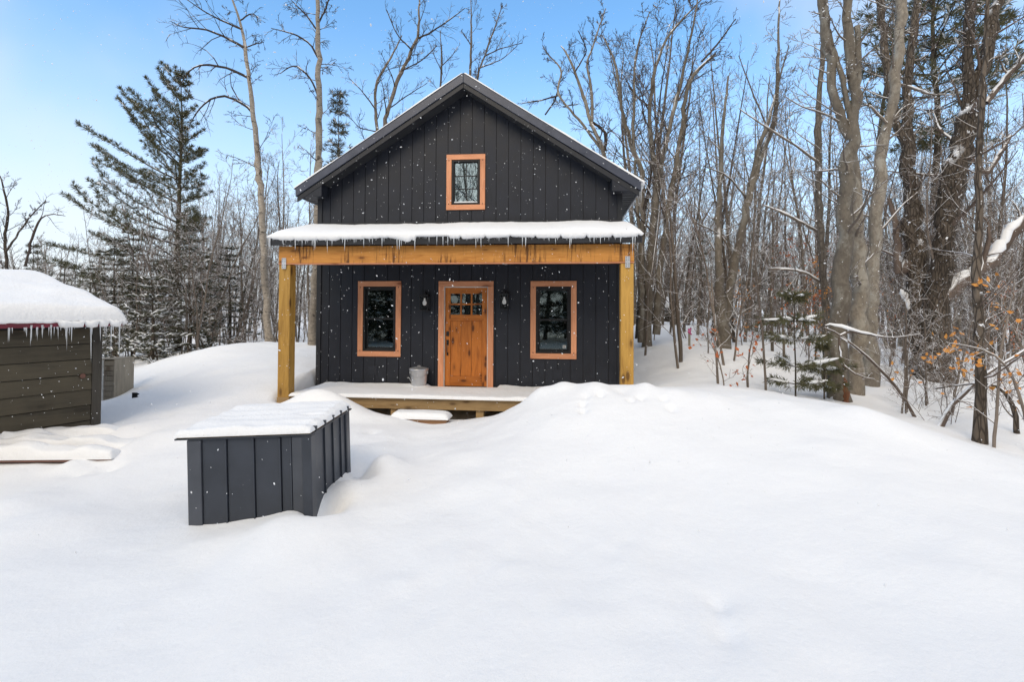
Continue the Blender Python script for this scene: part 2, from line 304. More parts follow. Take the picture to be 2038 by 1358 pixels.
# local mounds (+) and dents (-): x, y, rx, ry, height
_mp = U(640, 790, 8.9); _bx = U(655, 1010, 4.75); _b2 = U(712, 880, 5.9)
local = [(_mp.x, _mp.y, .74, .34, .46), (_mp.x+.75, _mp.y-.35, .35, .28, .10), (_mp.x+1.25, _mp.y-.25, .3, .25, .06),
         (-1.70, 4.78, .15, .20, -.20), (-1.62, 5.55, .15, .18, -.16), (_b2.x+.05, _b2.y, .10, .20, -.17), (_b2.x+.32, _b2.y+.05, .2, .3, .10)]
for px, py, Y, r, h in [(320,822,8.6,.17,-.09),(285,832,8.4,.14,-.06),(1160,822,6.9,.05,-.07),(1275,798,7.0,.06,-.06),(1335,820,6.7,.06,-.06),(1165,800,7.1,.06,-.05),(1320,800,6.95,.05,-.05),
                        (150,955,6.2,.07,-.05),(740,862,7.6,.10,-.05),(900,950,5.9,.25,.05),(760,960,5.8,.3,.06),(560,1100,4.1,.35,.07),(420,1110,4.0,.22,-.05),(640,1065,4.35,.25,.07),(470,1085,4.2,.3,.05),
                        (1075,790,7.8,.20,.09),(1120,772,7.7,.16,.07),(1180,772,7.5,.22,.06),(1235,775,7.3,.14,-.06),(1285,772,7.4,.16,.08),(1345,782,7.2,.18,.06),(1420,792,7.1,.25,.05),(1560,806,6.9,.3,.05),(1720,822,6.5,.3,.05),(1160,838,6.7,.045,-.08),(1195,803,7.1,.05,-.07),(1255,812,6.9,.04,-.06),(700,905,6.4,.2,.08),(760,890,6.7,.25,.07),(880,905,6.4,.3,.05),(640,1010,4.8,.10,-.06),(560,1060,4.4,.2,.06),(700,985,5.2,.2,.07),(145,925,6.45,.16,.10),(40,938,6.35,.30,.05),(250,905,6.9,.22,.10),(300,885,7.3,.25,.08),(215,935,6.35,.12,-.07),(60,880,7.4,.3,.10),(150,872,7.7,.35,.10),(250,868,7.8,.3,.08),(1430,1220,3.3,.06,-.05),(1445,1300,3.0,.07,-.05),(1428,1260,3.15,.05,-.03),(30,1010,5.2,.3,.09),(90,1060,4.8,.35,.06),(850,1130,4.0,.4,.04),(370,800,9.4,.3,-.05),(450,780,10,.3,-.05)]:
    q = U(px, py, Y); local.append((q.x, q.y, r, r*1.35, h))
def gz(x, y):
    x = np.atleast_1d(np.asarray(x, float)); y = np.atleast_1d(np.asarray(y, float)); z = np.zeros(x.shape)
    for s in range(0, x.size, 40000):
        xs, ys = x.ravel()[s:s+40000], y.ravel()[s:s+40000]
        r2 = (xs[:,None]-ctl[None,:,0])**2+(ys[:,None]-ctl[None,:,1])**2
        z.ravel()[s:s+40000] = _k(r2)@_w[:_n]+_w[_n]+_w[_n+1]*xs+_w[_n+2]*ys
    far = np.clip((np.hypot(x, y-20)-40)/60, 0, 1); z = z*(1-far)+far*np.clip(z, -.5, 3)
    z += .055*vnoise(x*.9+3, y*.9+8)+.036*vnoise(x*2.3, y*2.3+50)+.020*vnoise(x*5.3+9, y*5.3)*np.clip(vnoise(x*.5+30, y*.5)+.55, 0, 1)+.007*vnoise(x*13+9, y*13)+.16*vnoise(x*.23+7, y*.23)*np.clip((y-12)/8, 0, 1)
    for a, b, rx, ry, h in local: z += h*np.exp(-((x-a)/rx)**2-((y-b)/ry)**2)
    # kept low under the cabin and its deck
    c, s_ = math.cos(HA), math.sin(HA); u = (x-HO.x)*c-(y-HO.y)*s_; v = (x-HO.x)*s_+(y-HO.y)*c
    ins = np.clip((3.4-np.abs(u))/.25, 0, 1)*np.clip((v+1.62)/.22, 0, 1)*np.clip((8.4-v)/.3, 0, 1)
    z = z*(1-ins)+ins*np.minimum(z, -.05)
    return z
def g1(x, y): return float(gz([x], [y])[0])
N = 700; _t = np.linspace(-4.9, 4.9, N); _ax = 2.9*np.sinh(_t)
GX, GY = np.meshgrid(-.3+_ax, 6.2+_ax, indexing='ij'); GZ = gz(GX, GY)
idx = np.arange(N*N).reshape(N, N)
gf = np.stack([idx[:-1,:-1], idx[1:,:-1], idx[1:,1:], idx[:-1,1:]], -1).reshape(-1, 4)
tag(link('snow_ground', npmesh('snow_ground', np.stack([GX, GY, GZ], -1).reshape(-1, 3), gf, M['snow'])), kind='structure', label='deep untracked snow over the clearing and woodland floor')

def snow_sheet(name, us, vs, fn, parent=None, m='roof_snow', wu=.10, wv=.10):
    """snow lying on a surface: fn(u, v) -> (base point, normal-up thickness); tapers round to nothing at its borders"""
    us = np.asarray(us); vs = np.asarray(vs); V = []
    for u in us:
        for v in vs:
            b, t = fn(u, v); du = min(u-us[0], us[-1]-u)/wu; dv = min(v-vs[0], vs[-1]-v)/wv; e = 1
            for q in (du, dv):
                q = min(1, max(0, q)); e *= math.sqrt(max(0, 1-(1-q)**2))
            V.append((b[0], b[1], b[2]+t*e))
    n, k = len(us), len(vs); i = np.arange(n*k).reshape(n, k)
    f = np.stack([i[:-1,:-1], i[1:,:-1], i[1:,1:], i[:-1,1:]], -1).reshape(-1, 4)
    return link(name, npmesh(name, V, f, M[m]), parent)
def spread(a, b, step, edge=.1):                          # samples from a to b, finer at both ends
    n = max(2, int((b-a-2*edge)/step)); e = [edge*(1-math.cos(t*math.pi/12)) for t in range(7)]
    return [a+q for q in e]+list(np.linspace(a+edge, b-edge, n)[1:-1])+[b-q for q in e[::-1]]
def nz(x, y): return float(vnoise(np.array([x]), np.array([y]))[0])
rnd = random.Random(11)
_ice = []
for k in range(4):
    r = random.Random(k); m = MB(); H_ = 9
    m.lathe([(max(.0006, .5*(1-i/H_)**(.7+.15*k))*(1+r.uniform(-.18, .18)), -i/H_) for i in range(H_+1)], 6); _ice.append(m.mesh('icicle', M['ice'], True))
def icicle(parent, x, y, z, ln, d):
    o = link('icicle', rnd.choice(_ice), parent, (x, y, z)); o.scale = (d, d, ln); o.rotation_euler = (rnd.uniform(-.03, .03), rnd.uniform(-.03, .03), rnd.uniform(0, 6)); return o

# ------------------------------------------------------------------ cabin
cabin = empty('cabin', HO, -HA)
tag(cabin, 'black board-sided gable cabin with orange timber porch and cedar window trim', 'cabin')
W, ZB = 3.25, .36
def wtop(x): return 6.70-.645*abs(x)
OPEN = [(-2.225,-1.495,1.135,2.52), (1.495,2.225,1.135,2.52), (-.306,.306,4.26,5.222), (-.452,.492,.30,2.52)]
def cells(x0, x1, y0, y1, zb, grow=0, topd=0):
    """pieces of an upright strip of wall round the openings: list of connected groups of prisms"""
    cut = sorted({x0, x1, *[c for o in OPEN for c in (o[0]-grow, o[1]+grow) if x0 < c < x1], *([0] if x0 < 0 < x1 else [])}); out = []
    for a, b in zip(cut, cut[1:]):
        mid = (a+b)/2; zs = [zb]
        for o in sorted(OPEN, key=lambda o: o[2]):
            if o[0]-grow < mid < o[1]+grow: zs += [max(zb, o[2]-grow), o[3]+grow]
        for z0, z1 in zip(zs[::2], zs[1::2]+[None]):
            if z1 is None: out.append((a, b, z0, wtop(a)-topd, wtop(b)-topd))
            elif z1 > z0+.01: out.append((a, b, z0, z1, z1))
    grp = list(range(len(out)))
    for i, p in enumerate(out):
        for j, q in enumerate(out):
            if j > i and abs(p[1]-q[0]) < 1e-6 and max(p[2], q[2]) < min(p[4], q[3]) and grp[i] != grp[j]:
                g, h = grp[i], grp[j]; grp = [g if e == h else e for e in grp]
    res = []
    for g in sorted(set(grp)):
        mb = MB()
        for e, (a, b, z0, za, zb_) in zip(grp, out):
            if e == g: mb.prism([(a,z0),(b,z0),(b,zb_),(a,za)], y0, y1)
        res.append(mb)
    return res
m = MB()
for q in cells(-W+.01, W-.01, .002, .12, ZB-.05): m.poly(q.v, q.f)
fw = m.build('front_wall', M['trim_black'], cabin)
nb = 25; bw = 2*W/nb
for i in range(nb):
    x0 = -W+i*bw+.006; x1 = -W+(i+1)*bw-.006
    for m in cells(x0, x1, -.020-.003*(i % 2), 0, ZB, grow=.01, topd=.02): m.build('siding_board', M['siding'], fw)
for s in (-1, 1):                                         # corner boards
    m = MB(); m.box(min(s*3.17, s*3.268), max(s*3.17, s*3.268), -.045, -.024, ZB-.02, wtop(3.26)-.03); m.build('corner_board', M['trim_black'], fw, bevel=.003)
MB().box(-3.165, -.60, -.05, -.025, ZB-.02, ZB+.055).build('base_flashing', M['trim_black'], fw)
MB().box(.64, 3.165, -.05, -.025, ZB-.02, ZB+.055).build('base_flashing', M['trim_black'], fw)
MB().box(-W, W, -.06, -.026, 3.86, 3.905).build('roof_flashing', M['trim_black'], fw)
for cx_, cz in ((-2.0, .72), (1.95, .70)):
    MB().box(cx_-.10, cx_+.10, -.034, -.0245, cz-.10, cz+.10).build('cover_plate', M['siding'], fw, bevel=.003)
HB = 8.2
MB().box(-W, -W+.1, .125, HB, ZB-.05, wtop(W)+.0).build('side_wall', M['siding'], cabin)
MB().box(W-.1, W, .125, HB, ZB-.05, wtop(W)+.0).build('side_wall', M['siding'], cabin)
m = MB(); m.prism([(-W+.102,ZB-.05),(W-.102,ZB-.05),(W-.102,wtop(W-.1)),(0,wtop(0)),(-W+.102,wtop(W-.1))], HB-.1, HB+.02); m.build('back_wall', M['siding'], cabin)
MB().box(-W+.102, W-.102, .122, HB-.102, ZB-.06, ZB-.01).build('floor', M['interior'], cabin)
MB().box(-W+.102, W-.102, .122, HB-.102, 3.0, 3.1).build('upper_floor', M['interior'], cabin)
MB().box(-W+.102, W-.102, 3.2, 3.3, ZB, 2.99).build('inner_wall', M['interior'], cabin)
MB().box(-W+.02, W-.02, -.02, HB, -.6, ZB-.062).build('skirting', M['concrete'], cabin)
# roof: ridge, two slopes, barge boards, boxed eave returns, soffits
RZ, RE, RS = 6.93, 3.58, .645
roof = MB().prism([(-.16,RZ-.085),(0,RZ-.10),(.16,RZ-.085),(.16,RZ-.066),(0,RZ+.012),(-.16,RZ-.066)], -.345, HB+.35).build('roof', M['fascia'], cabin)
for s in (-1, 1):
    def sl(x): return RZ-RS*x
    q = lambda pts: pts if s > 0 else [(-x, z) for x, z in pts][::-1]
    MB().prism(q([(.003,sl(.003)-.10),(RE,sl(RE)-.10),(RE,sl(RE)-.03),(.003,sl(.003)-.03)]), -.35, HB+.3).build('roof_slope', M['fascia'], roof)
    MB().prism(q([(.002,sl(0)-.205),(RE+.01,sl(RE)-.205),(RE+.01,sl(RE)-.012),(.002,sl(0)-.012)]), -.395, -.352).build('barge_board', M['fascia'], roof, bevel=.006)
    MB().prism(q([(.002,sl(0)-.315),(RE-.02,sl(RE)-.315),(RE-.02,sl(RE)-.207),(.002,sl(0)-.207)]), -.370, -.335).build('rake_trim', M['trim_black'], roof, bevel=.004)
    MB().prism(q([(.004,sl(0)-.30),(3.02,sl(3.02)-.30),(3.02,sl(3.02)-.27),(.004,sl(0)-.27)]), -.333, -.004).build('rake_soffit', M['soffit'], roof)
    MB().prism(q([(3.03,4.42),(3.50,4.42),(3.50,sl(3.5)-.20),(3.03,sl(3.03)-.20)]), -.362, -.075).build('eave_return', M['siding'], roof, bevel=.004)
    fx = sorted((s*(RE-.02), s*(RE+.015)))
    MB().box(fx[0], fx[1], -.35, HB+.3, 4.42, sl(RE)-.03).build('eave_fascia', M['fascia'], roof, bevel=.004)
    for k in range(26):
        a = sorted((s*3.272, s*3.555)); MB().box(a[0], a[1], -.07+k*.11, -.07+k*.11+.098, 4.425+.004*(k % 2), 4.44).build('soffit_board', M['soffit'], roof)
    a = sorted((s*3.272, s*3.555)); MB().box(a[0], a[1], -.07+26*.11, HB+.2, 4.425, 4.44).build('soffit_board', M['soffit'], roof)
    # thin snow on the slope, its edge showing above the barge board
    us = spread(.02, RE+.05, .22, .05); vs_ = spread(-.41, HB+.3, .35, .05)
    fn = lambda u, v, s=s: ((s*u, v, RZ-RS*u-.014), max(.012, .036+.030*nz(u*2+s, v*3)+.02*nz(u*7, v*2+s)))
    o = snow_sheet('roof_snow', us, vs_, fn, None, wu=.04, wv=.03)
    if s < 0: o.data.flip_normals()
    o.location = HO; o.rotation_euler = (0, 0, -HA)
    tag(o, ('thin snow sheet on the roof slope above the %s wall of the cabin' % ('bucket side' if s < 0 else 'woodland side')), 'snow', kind='stuff')
# frozen snow fringe and icicles on the woodland-side eave
ef = MB(); r = random.Random(3); pts = []
for k in range(90):
    y = -.36+k*.085; pts.append((RE+.03+.03*r.random(), y, 4.60-.03*r.random()))
o = MB().tube(pts, [.045+.03*r.random() for _ in pts], 7).build('eave_ice', M['snow'], roof, True)
for k in range(70): icicle(roof, RE+.03, -.3+k*.1+r.uniform(-.04, .04), 4.58, r.choice((.1, .16, .25, .4)), .03)

def window(cx_, hw, z0, z1, tw, kind):
    x0, x1 = cx_-hw, cx_+hw
    fr = MB(); fw_ = .042
    a, b, c, d = x0+tw+.003, x1-tw-.003, z0+tw+.003, z1-tw-.003       # frame outer
    fr.box(a, a+fw_, -.032, .085, c, d).box(b-fw_, b, -.032, .085, c, d).box(a+fw_, b-fw_, -.032, .085, c, c+fw_).box(a+fw_, b-fw_, -.032, .085, d-fw_, d)
    o = fr.build('window', M['frame'], cabin, bevel=.003)
    for nm, bx_, mt in (('trim_board',(x0, x1, z1-tw, z1),'cedar_h'),('trim_board',(x0, x1, z0, z0+tw),'cedar_h'),('trim_board',(x0, x0+tw, z0+tw+.002, z1-tw-.002),'cedar_v'),('trim_board',(x1-tw, x1, z0+tw+.002, z1-tw-.002),'cedar_v')):
        MB().box(bx_[0], bx_[1], -.052, -.026, bx_[2], bx_[3]).build(nm, M[mt], o, bevel=.004)
    for sx in (x0+tw*.5, x1-tw*.5):                                  # screw heads
        for sz in (z0+tw*1.15, z1-tw*1.2):
            MB().poly([(sx+.011*math.cos(t*1.047), -.0535, sz+.011*math.sin(t*1.047)) for t in range(6)], [(0,1,2,3,4,5)]).build('screw', M['iron'], o)
    a, b, c, d = a+fw_+.002, b-fw_-.002, c+fw_+.002, d-fw_-.002
    if kind == 'hung':
        mid = (c+d)/2; st = .036
        for (s0, s1, y0) in ((mid-.02, d, .012), (c, mid+.02, .040)):
            sm = MB(); sm.box(a, a+st, y0, y0+.026, s0, s1).box(b-st, b, y0, y0+.026, s0, s1).box(a+st, b-st, y0, y0+.026, s0, s0+st*1.1).box(a+st, b-st, y0, y0+.026, s1-st, s1)
            sm.build('sash', M['frame'], o, bevel=.002)
            MB().box(a+st, b-st, y0+.010, y0+.015, s0+st*1.1, s1-st).build('pane', M['glass'], o)
            MB().box(cx_-.006, cx_+.006, y0+.017, y0+.023, s0+st*1.1, s1-st).build('muntin', M['frame'], o)
    else:
        st = .022; sm = MB(); sm.box(a, a+st, .0, .03, c, d).box(b-st, b, .0, .03, c, d).box(a+st, b-st, .0, .03, c, c+st).box(a+st, b-st, .0, .03, d-st, d); sm.build('sash', M['frame'], o)
        a, b, c, d = a+st, b-st, c+st, d-st; mw = .009
        for i in range(2):
            for j in range(3):
                xa, xb = a+(b-a)*i/2, a+(b-a)*(i+1)/2; za, zb_ = c+(d-c)*j/3, c+(d-c)*(j+1)/3
                MB().box(xa+.001, xb-.001, .012, .017, za+.001, zb_-.001).build('pane', M['glass_up'], o)
        MB().box(cx_-mw, cx_+mw, .002, .010, c, d).build('muntin', M['frame'], o)
        for j in (1, 2):
            z = c+(d-c)*j/3
            MB().box(a, cx_-mw-.001, .002, .010, z-mw, z+mw).build('muntin', M['frame'], o); MB().box(cx_+mw+.001, b, .002, .010, z-mw, z+mw).build('muntin', M['frame'], o)
        MB().tube([(a-.01, -.012, c-.012), ((a+b)/2, -.014, c-.010), (b+.01, -.012, c-.012)], .016, 8).build('sill_snow', M['snow'], o, True)
    return o
wl = window(-1.86, .476, 1.02, 2.636, .112, 'hung'); wr = window(1.86, .476, 1.02, 2.636, .112, 'hung'); wu_ = window(0, .416, 4.15, 5.332, .108, 'grid')
o = wr; MB().box(2.055, 2.115, .028, .0305, 1.24, 1.30).build('sticker', M['white'], o)   # small maker's mark on the lower pane
for k in range(2): MB().box(2.065+k*.022, 2.075+k*.022, .026, .0275, 1.245, 1.292).build('sticker', M['iron'], o)
# door
dm = MB(); dm.box(-.450, -.434, -.035, .09, ZB+.03, 2.520).box(.474, .490, -.035, .09, ZB+.03, 2.520).box(-.434, .474, -.035, .09, 2.500, 2.520)
door = dm.build('door', M['jamb'], cabin)
for bx_, mt in (((-.568,-.452,ZB-.01,2.522),'cedar_v'),((.492,.608,ZB-.01,2.522),'cedar_v'),((-.568,.608,2.524,2.634),'cedar_h')):
    MB().box(bx_[0], bx_[1], -.052, -.026, bx_[2], bx_[3]).build('trim_board', M[mt], door, bevel=.004)
MB().box(-.449, .489, -.075, .09, ZB-.005, ZB+.028).build('threshold', M['jamb'], door, bevel=.004)
MB().box(-.430, .470, .012, .06, ZB+.03, ZB+.055).build('door_sweep', M['frame'], door)
dz0, dz1 = ZB+.056, 2.497
for bx_, nm, mt in (((-.432,-.318,dz0,dz1),'stile','door_v'),((.358,.472,dz0,dz1),'stile','door_v'),((-.317,.357,2.372,dz1),'rail','door_h'),((-.317,.357,1.80,1.925),'rail','door_h'),((-.317,.357,dz0,.62),'rail','door_h')):
    MB().box(bx_[0], bx_[1], .005, .050, bx_[2], bx_[3]).build(nm, M[mt], door, bevel=.004)
for k in range(3):
    x0 = -.316+k*.2245; MB().box(x0+.002, x0+.2225, .019, .042, .621, 1.799).build('plank', M['door_v'], door, bevel=.005)
MB().box(-.34, .38, -.012, .004, 1.800, 1.832).build('shelf_moulding', M['door_h'], door, bevel=.004)
xs = [-.317, .357]; cw = .674/3
for j in (1, 2): MB().box(-.317+cw*j-.018, -.317+cw*j+.018, .006, .048, 1.926, 2.371).build('muntin', M['door_v'], door, bevel=.003)
for j in range(3):
    a, b = -.317+cw*j+(.019 if j else 0), -.317+cw*(j+1)-(.019 if j < 2 else 0)
    MB().box(a+.001, b-.001, .007, .047, 2.130, 2.166).build('muntin', M['door_h'], door, bevel=.003)
    for z0, z1 in ((1.927, 2.129), (2.167, 2.370)): MB().box(a+.002, b-.002, .022, .030, z0, z1).build('pane', M['glass_door'], door)
MB().box(-.405, -.345, -.016, .004, 1.47, 1.57).build('deadbolt', M['iron'], door, bevel=.006)
h = MB().box(-.400, -.352, -.014, .004, 1.28, 1.39).box(-.393, -.359, -.014, .004, 1.06, 1.12); h.tube([(-.376,-.015,1.30),(-.376,-.055,1.27),(-.376,-.062,1.20),(-.376,-.055,1.12),(-.376,-.012,1.09)], .011, 8).build('handle', M['iron'], door, bevel=.003)
# wall lanterns
for cx_, cz in ((-.842, 2.17), (.846, 2.20)):
    bp = MB().box(cx_-.055, cx_+.055, -.045, -.025, cz+.06, cz+.24).build('lantern', M['iron'], cabin, bevel=.004)
    MB().tube([(cx_,-.04,cz+.20),(cx_,-.09,cz+.245),(cx_,-.135,cz+.23),(cx_,-.14,cz+.185)], .012, 8).build('arm', M['iron'], bp)
    x0, x1, y0, y1, z0, z1 = cx_-.088, cx_+.088, -.23, -.055, cz-.165, cz+.165
    cg = MB(); t = .013
    for x in (x0, x1-t):
        for y in (y0, y1-t): cg.box(x, x+t, y, y+t, z0+.02, z1-.02)
    cg.box(x0-.008, x1+.008, y0-.008, y1+.008, z1-.02, z1+.006).box(x0-.006, x1+.006, y0-.006, y1+.006, z0, z0+.02).box(cx_-.04, cx_+.04, -.185, -.10, z1+.006, z1+.03); cg.build('cage', M['iron'], bp, bevel=.002)
    MB().box(x0+t, x1-t, y0+.003, y0+.006, z0+.021, z1-.021).build('glass', M['glass_lamp'], bp)
    MB().box(x0+t, x1-t, y1-.006, y1-.003, z0+.021, z1-.021).build('reflector', M['iron'], bp)
    MB().lathe([(.0005,-.125),(.022,-.12),(.036,-.10),(.042,-.075),(.038,-.05),(.024,-.02),(.017,.0),(.017,.03),(.0005,.031)], 14, (cx_, -.142, cz+.07)).build('bulb', M['bulb'], bp, True)
    MB().box(cx_-.022, cx_+.022, -.164, -.12, cz+.102, z1-.021).build('socket', M['iron'], bp)
# porch: beam, posts, brackets, roof, deck
YF = -1.50
MB().box(-3.30, 3.305, YF, YF+.16, 2.895, 3.215).build('beam', M['beam'], cabin, bevel=.006)
MB().box(-3.302, 3.307, YF-.006, YF+.165, 2.878, 2.893).build('beam_strip', M['cedar_h'], cabin)
for s in (-1, 1):
    a = sorted((s*3.075, s*3.298)); po = MB().box(a[0], a[1], YF+.012, YF+.232, -.35, 2.876).build('porch_post', M['post'], cabin, bevel=.010)
    b = MB().box(s*3.19-.042, s*3.19+.042, YF-.010, YF-.0075, 2.79, 2.995)
    b.build('bracket', M['bracket'], po)
    for kx in (-.022, .022):
        for kz in (2.82, 2.86, 2.93, 2.97): MB().box(s*3.19+kx-.006, s*3.19+kx+.006, YF-.013, YF-.0105, kz-.006, kz+.006).build('nail', M['iron'], po)
PZ0, PZ1, PY = 3.375, 3.80, -1.62
def pz(y): return PZ0+(PZ1-PZ0)*(y-PY)/(0-PY)
m = MB(); X_ = 3.40
m.poly([(-X_,PY,pz(PY)-.05),(X_,PY,pz(PY)-.05),(X_,-.03,pz(-.03)-.05),(-X_,-.03,pz(-.03)-.05),(-X_,PY,pz(PY)),(X_,PY,pz(PY)),(X_,-.03,pz(-.03)),(-X_,-.03,pz(-.03))],[(0,3,2,1),(4,5,6,7),(0,1,5,4),(1,2,6,5),(2,3,7,6),(3,0,4,7)])
proof = m.build('porch_roof', M['fascia'], cabin)
MB().box(-3.41, 3.41, PY-.028, PY-.002, 3.217, 3.40).build('fascia', M['trim_black'], proof, bevel=.004)
for s in (-1, 1):
    a = sorted((s*3.402, s*3.428)); m = MB(); m.poly([(a[0],PY,3.22),(a[1],PY,3.22),(a[1],-.03,3.63),(a[0],-.03,3.63),(a[0],PY,pz(PY)+.02),(a[1],PY,pz(PY)+.02),(a[1],-.03,pz(-.03)+.02),(a[0],-.03,pz(-.03)+.02)],[(0,3,2,1),(4,5,6,7),(0,1,5,4),(1,2,6,5),(2,3,7,6),(3,0,4,7)]); m.build('rake_board', M['fascia'], proof)
for k in range(16):
    x = -3.36+k*.448; m = MB(); m.poly([(x-.012,PY-.03,pz(PY)+.03),(x+.012,PY-.03,pz(PY)+.03),(x+.012,-.06,pz(-.06)+.03),(x-.012,-.06,pz(-.06)+.03),(x-.012,PY-.03,pz(PY)),(x+.012,PY-.03,pz(PY)),(x+.012,-.06,pz(-.06)),(x-.012,-.06,pz(-.06))],[(0,1,2,3),(7,6,5,4),(4,5,1,0),(5,6,2,1),(6,7,3,2),(7,4,0,3)]); m.build('roof_rib', M['fascia'], proof)
for k in range(11):
    x = -3.1+k*.62; m = MB(); m.poly([(x-.02,YF+.17,3.05),(x+.02,YF+.17,3.05),(x+.02,-.06,3.44),(x-.02,-.06,3.44),(x-.02,YF+.17,pz(YF+.17)-.055),(x+.02,YF+.17,pz(YF+.17)-.055),(x+.02,-.06,pz(-.06)-.055),(x-.02,-.06,pz(-.06)-.055)],[(0,3,2,1),(4,5,6,7),(0,1,5,4),(1,2,6,5),(2,3,7,6),(3,0,4,7)]); m.build('rafter', M['darkwood'], proof)
# porch roof snow with a ragged lip over the fascia
us = np.linspace(-3.45, 3.45, 380); V = []; lips = []
for u in us:
    d = 3.45-abs(u); en = math.sqrt(max(0, 1-(1-min(1, d/.22))**2)); bias = 0 if u > -.9 else .3
    lip = .045+.060*(nz(u*1.7+4, 3)+.25)+.050*max(0, nz(u*6, 9))+.014*nz(u*22, 2)+(.055*math.exp(-((u+.78)/.11)**2))
    if -.60 < u < .02: lip *= .25
    if u > .02: lip = lip*.75+.022
    rib = min(abs((u+3.36) % .448), .448-abs((u+3.36) % .448)); notch = 1-.75*math.exp(-(rib/.018)**2)*(1 if u > .2 else .45)
    lip = max(.006, .78*lip*notch)*en+.002; lips.append((u, lip)); row = []
    th = (.105+.045*nz(u*1.2, 20)+.02*nz(u*4, 7))*en
    for y in (-.035, -.12, -.3, -.6, -.9, -1.15, -1.35, -1.5, -1.58):
        e = 1 if y < -.2 else .55+.45*(-.035-y)/.165
        q = max(0, 1-((y+1.25)/-.42)**2) if y < -1.25 else 1
        t_ = th*e*(math.sqrt(q)*.55+.45 if y < -1.25 else 1)
        row.append((u*(1+.0*t_), y, pz(y)+.004+t_+(.014*nz(u*5, y*5)+.008*nz(u*13, y*11))*en))
    row += [(u, PY-.035-.02*en, pz(PY)+.62*th*.62), (u, PY-.05-.022*en, pz(PY)+.02*en), (u, PY-.047-.018*en, pz(PY)-lip*.55), (u, PY-.040, pz(PY)-lip), (u, PY-.030, pz(PY)-lip-.003)]
    V += row
k = len(row); i = np.arange(len(us)*k).reshape(len(us), k); f = np.stack([i[:-1,:-1], i[:-1,1:], i[1:,1:], i[1:,:-1]], -1).reshape(-1, 4)
o = link('porch_roof_snow', npmesh('porch_roof_snow', V, f, M['roof_snow']), None, HO, (0, 0, -HA)); tag(o, 'thick snow layer with a ragged lip hanging over the porch roof edge', 'snow', kind='stuff')
r = random.Random(8)
for k in range(105):
    u, lip = lips[int((k+r.random())*len(us)/105) % len(us)]
    if abs(u) > 3.38: continue
    ln = r.choice((.03, .04, .05, .06, .09, .13, .20)); icicle(proof, u, PY-.040, pz(PY)-lip+.012, ln, .014+.06*ln)
for u, ln in ((-2.27, .30), (-1.93, .27), (-.62, .28), (-.95, .26), (-2.75, .2), (.1, .2), (.5, .24), (3.26, .42), (3.30, .2), (-3.38, .3), (-3.40, .2), (-2.5, .22), (1.4, .17), (2.2, .17)): icicle(proof, u, PY-.042, 3.36, ln, .026)
# deck
DZ = .402
deck = MB().box(-3.05, 3.05, YF+.03, YF+.075, .20, DZ-.030).build('deck', M['rim'], cabin, bevel=.005)
MB().box(-3.30, -3.056, YF+.004, YF+.010, .10, DZ-.032).build('rim_cleat', M['rim'], deck)
for k in range(10):
    y = YF+.0+k*.148; MB().box(-3.06, 3.06, y, y+.142, DZ-.028, DZ).build('deck_board', M['rim'], deck, bevel=.003)
for x in (-2.6, -1.05, .55, 2.1): MB().box(x-.07, x+.07, YF+.08, YF+.22, -.4, .30).build('footing_post', M['rim'], deck, bevel=.005)
us = spread(-3.05, 3.05, .06); vs_ = spread(YF-.035, -.07, .07, .06)
o = snow_sheet('deck_snow', us, vs_, lambda u, v: ((u, v+.02*nz(u*4, v), DZ+.002), max(.006, (.056+.03*nz(u*2.2, v*2)+.012*nz(u*9, v*9))*(1 if abs(u) > .75 else min(1, max(.25, (-.10-v)/.45))))), None, wu=.06, wv=.05)
o.location = HO; o.rotation_euler = (0, 0, -HA); tag(o, 'even snow layer lying on the porch deck in front of the door', 'snow', kind='stuff')

# step in front of the deck
sp = HW(-.36, -2.08, 0); st = empty('wooden_step', (sp.x, sp.y, .02), -HA); tag(st, 'low wooden step under a snow cap before the porch deck', 'step')
for k in range(2): MB().box(-.47, .48, -.15+k*.155, -.15+k*.155+.148, .125, .163).build('tread', M['step'], st, bevel=.004)
MB().box(-.46, .47, -.148, -.11, -.2, .122).build('riser', M['step'], st)
for x in (-.45, .42): MB().box(x, x+.038, -.108, .15, -.2, .122).build('side_board', M['step'], st)
o = snow_sheet('step_snow', spread(-.50, .51, .05, .08), spread(-.165, .20, .04, .08), lambda u, v: ((sp.x, sp.y, 0) and (u, v, .165), .105+.03*nz(u*4+9, v*4)), None, wu=.12, wv=.09)
o.location = st.location; o.rotation_euler = (0, 0, -HA); tag(o, 'rounded snow cap on the low wooden step', 'snow', kind='stuff')

# galvanised bucket
bp_ = HW(-.925, -.235, DZ+.035); pail = empty('bucket', bp_, -HA); tag(pail, 'lidded galvanised ash bucket standing on the porch beside the door', 'bucket')
MB().lathe([(.0005,0),(.150,0),(.156,.006),(.150,.014),(.158,.05),(.1585,.056),(.165,.13),(.178,.33),(.186,.336),(.186,.346),(.176,.348),(.170,.33)], 32).build('body', M['galv'], pail, True)
lid = MB().lathe([(.200,.338),(.204,.345),(.204,.362),(.198,.368),(.15,.382),(.08,.398),(.025,.404),(.0005,.405)], 32).build('lid', M['galv'], pail, True)
MB().tube([(-.03,0,.40),(-.025,0,.422),(.025,0,.422),(.03,0,.40)], .006, 6).build('knob', M['galv'], lid)
pts = [(.178*math.cos(t), -.178*math.sin(t)-.03*math.sin(t), .285-.115*math.sin(t)) for t in np.linspace(0, math.pi, 15)]
MB().tube(pts, .005, 6).build('bail_handle', M['galv'], pail, True)
for s in (-1, 1): MB().box(s*.182-.012, s*.182+.012, -.025, .025, .255, .315).build('ear', M['galv'], pail, bevel=.004)
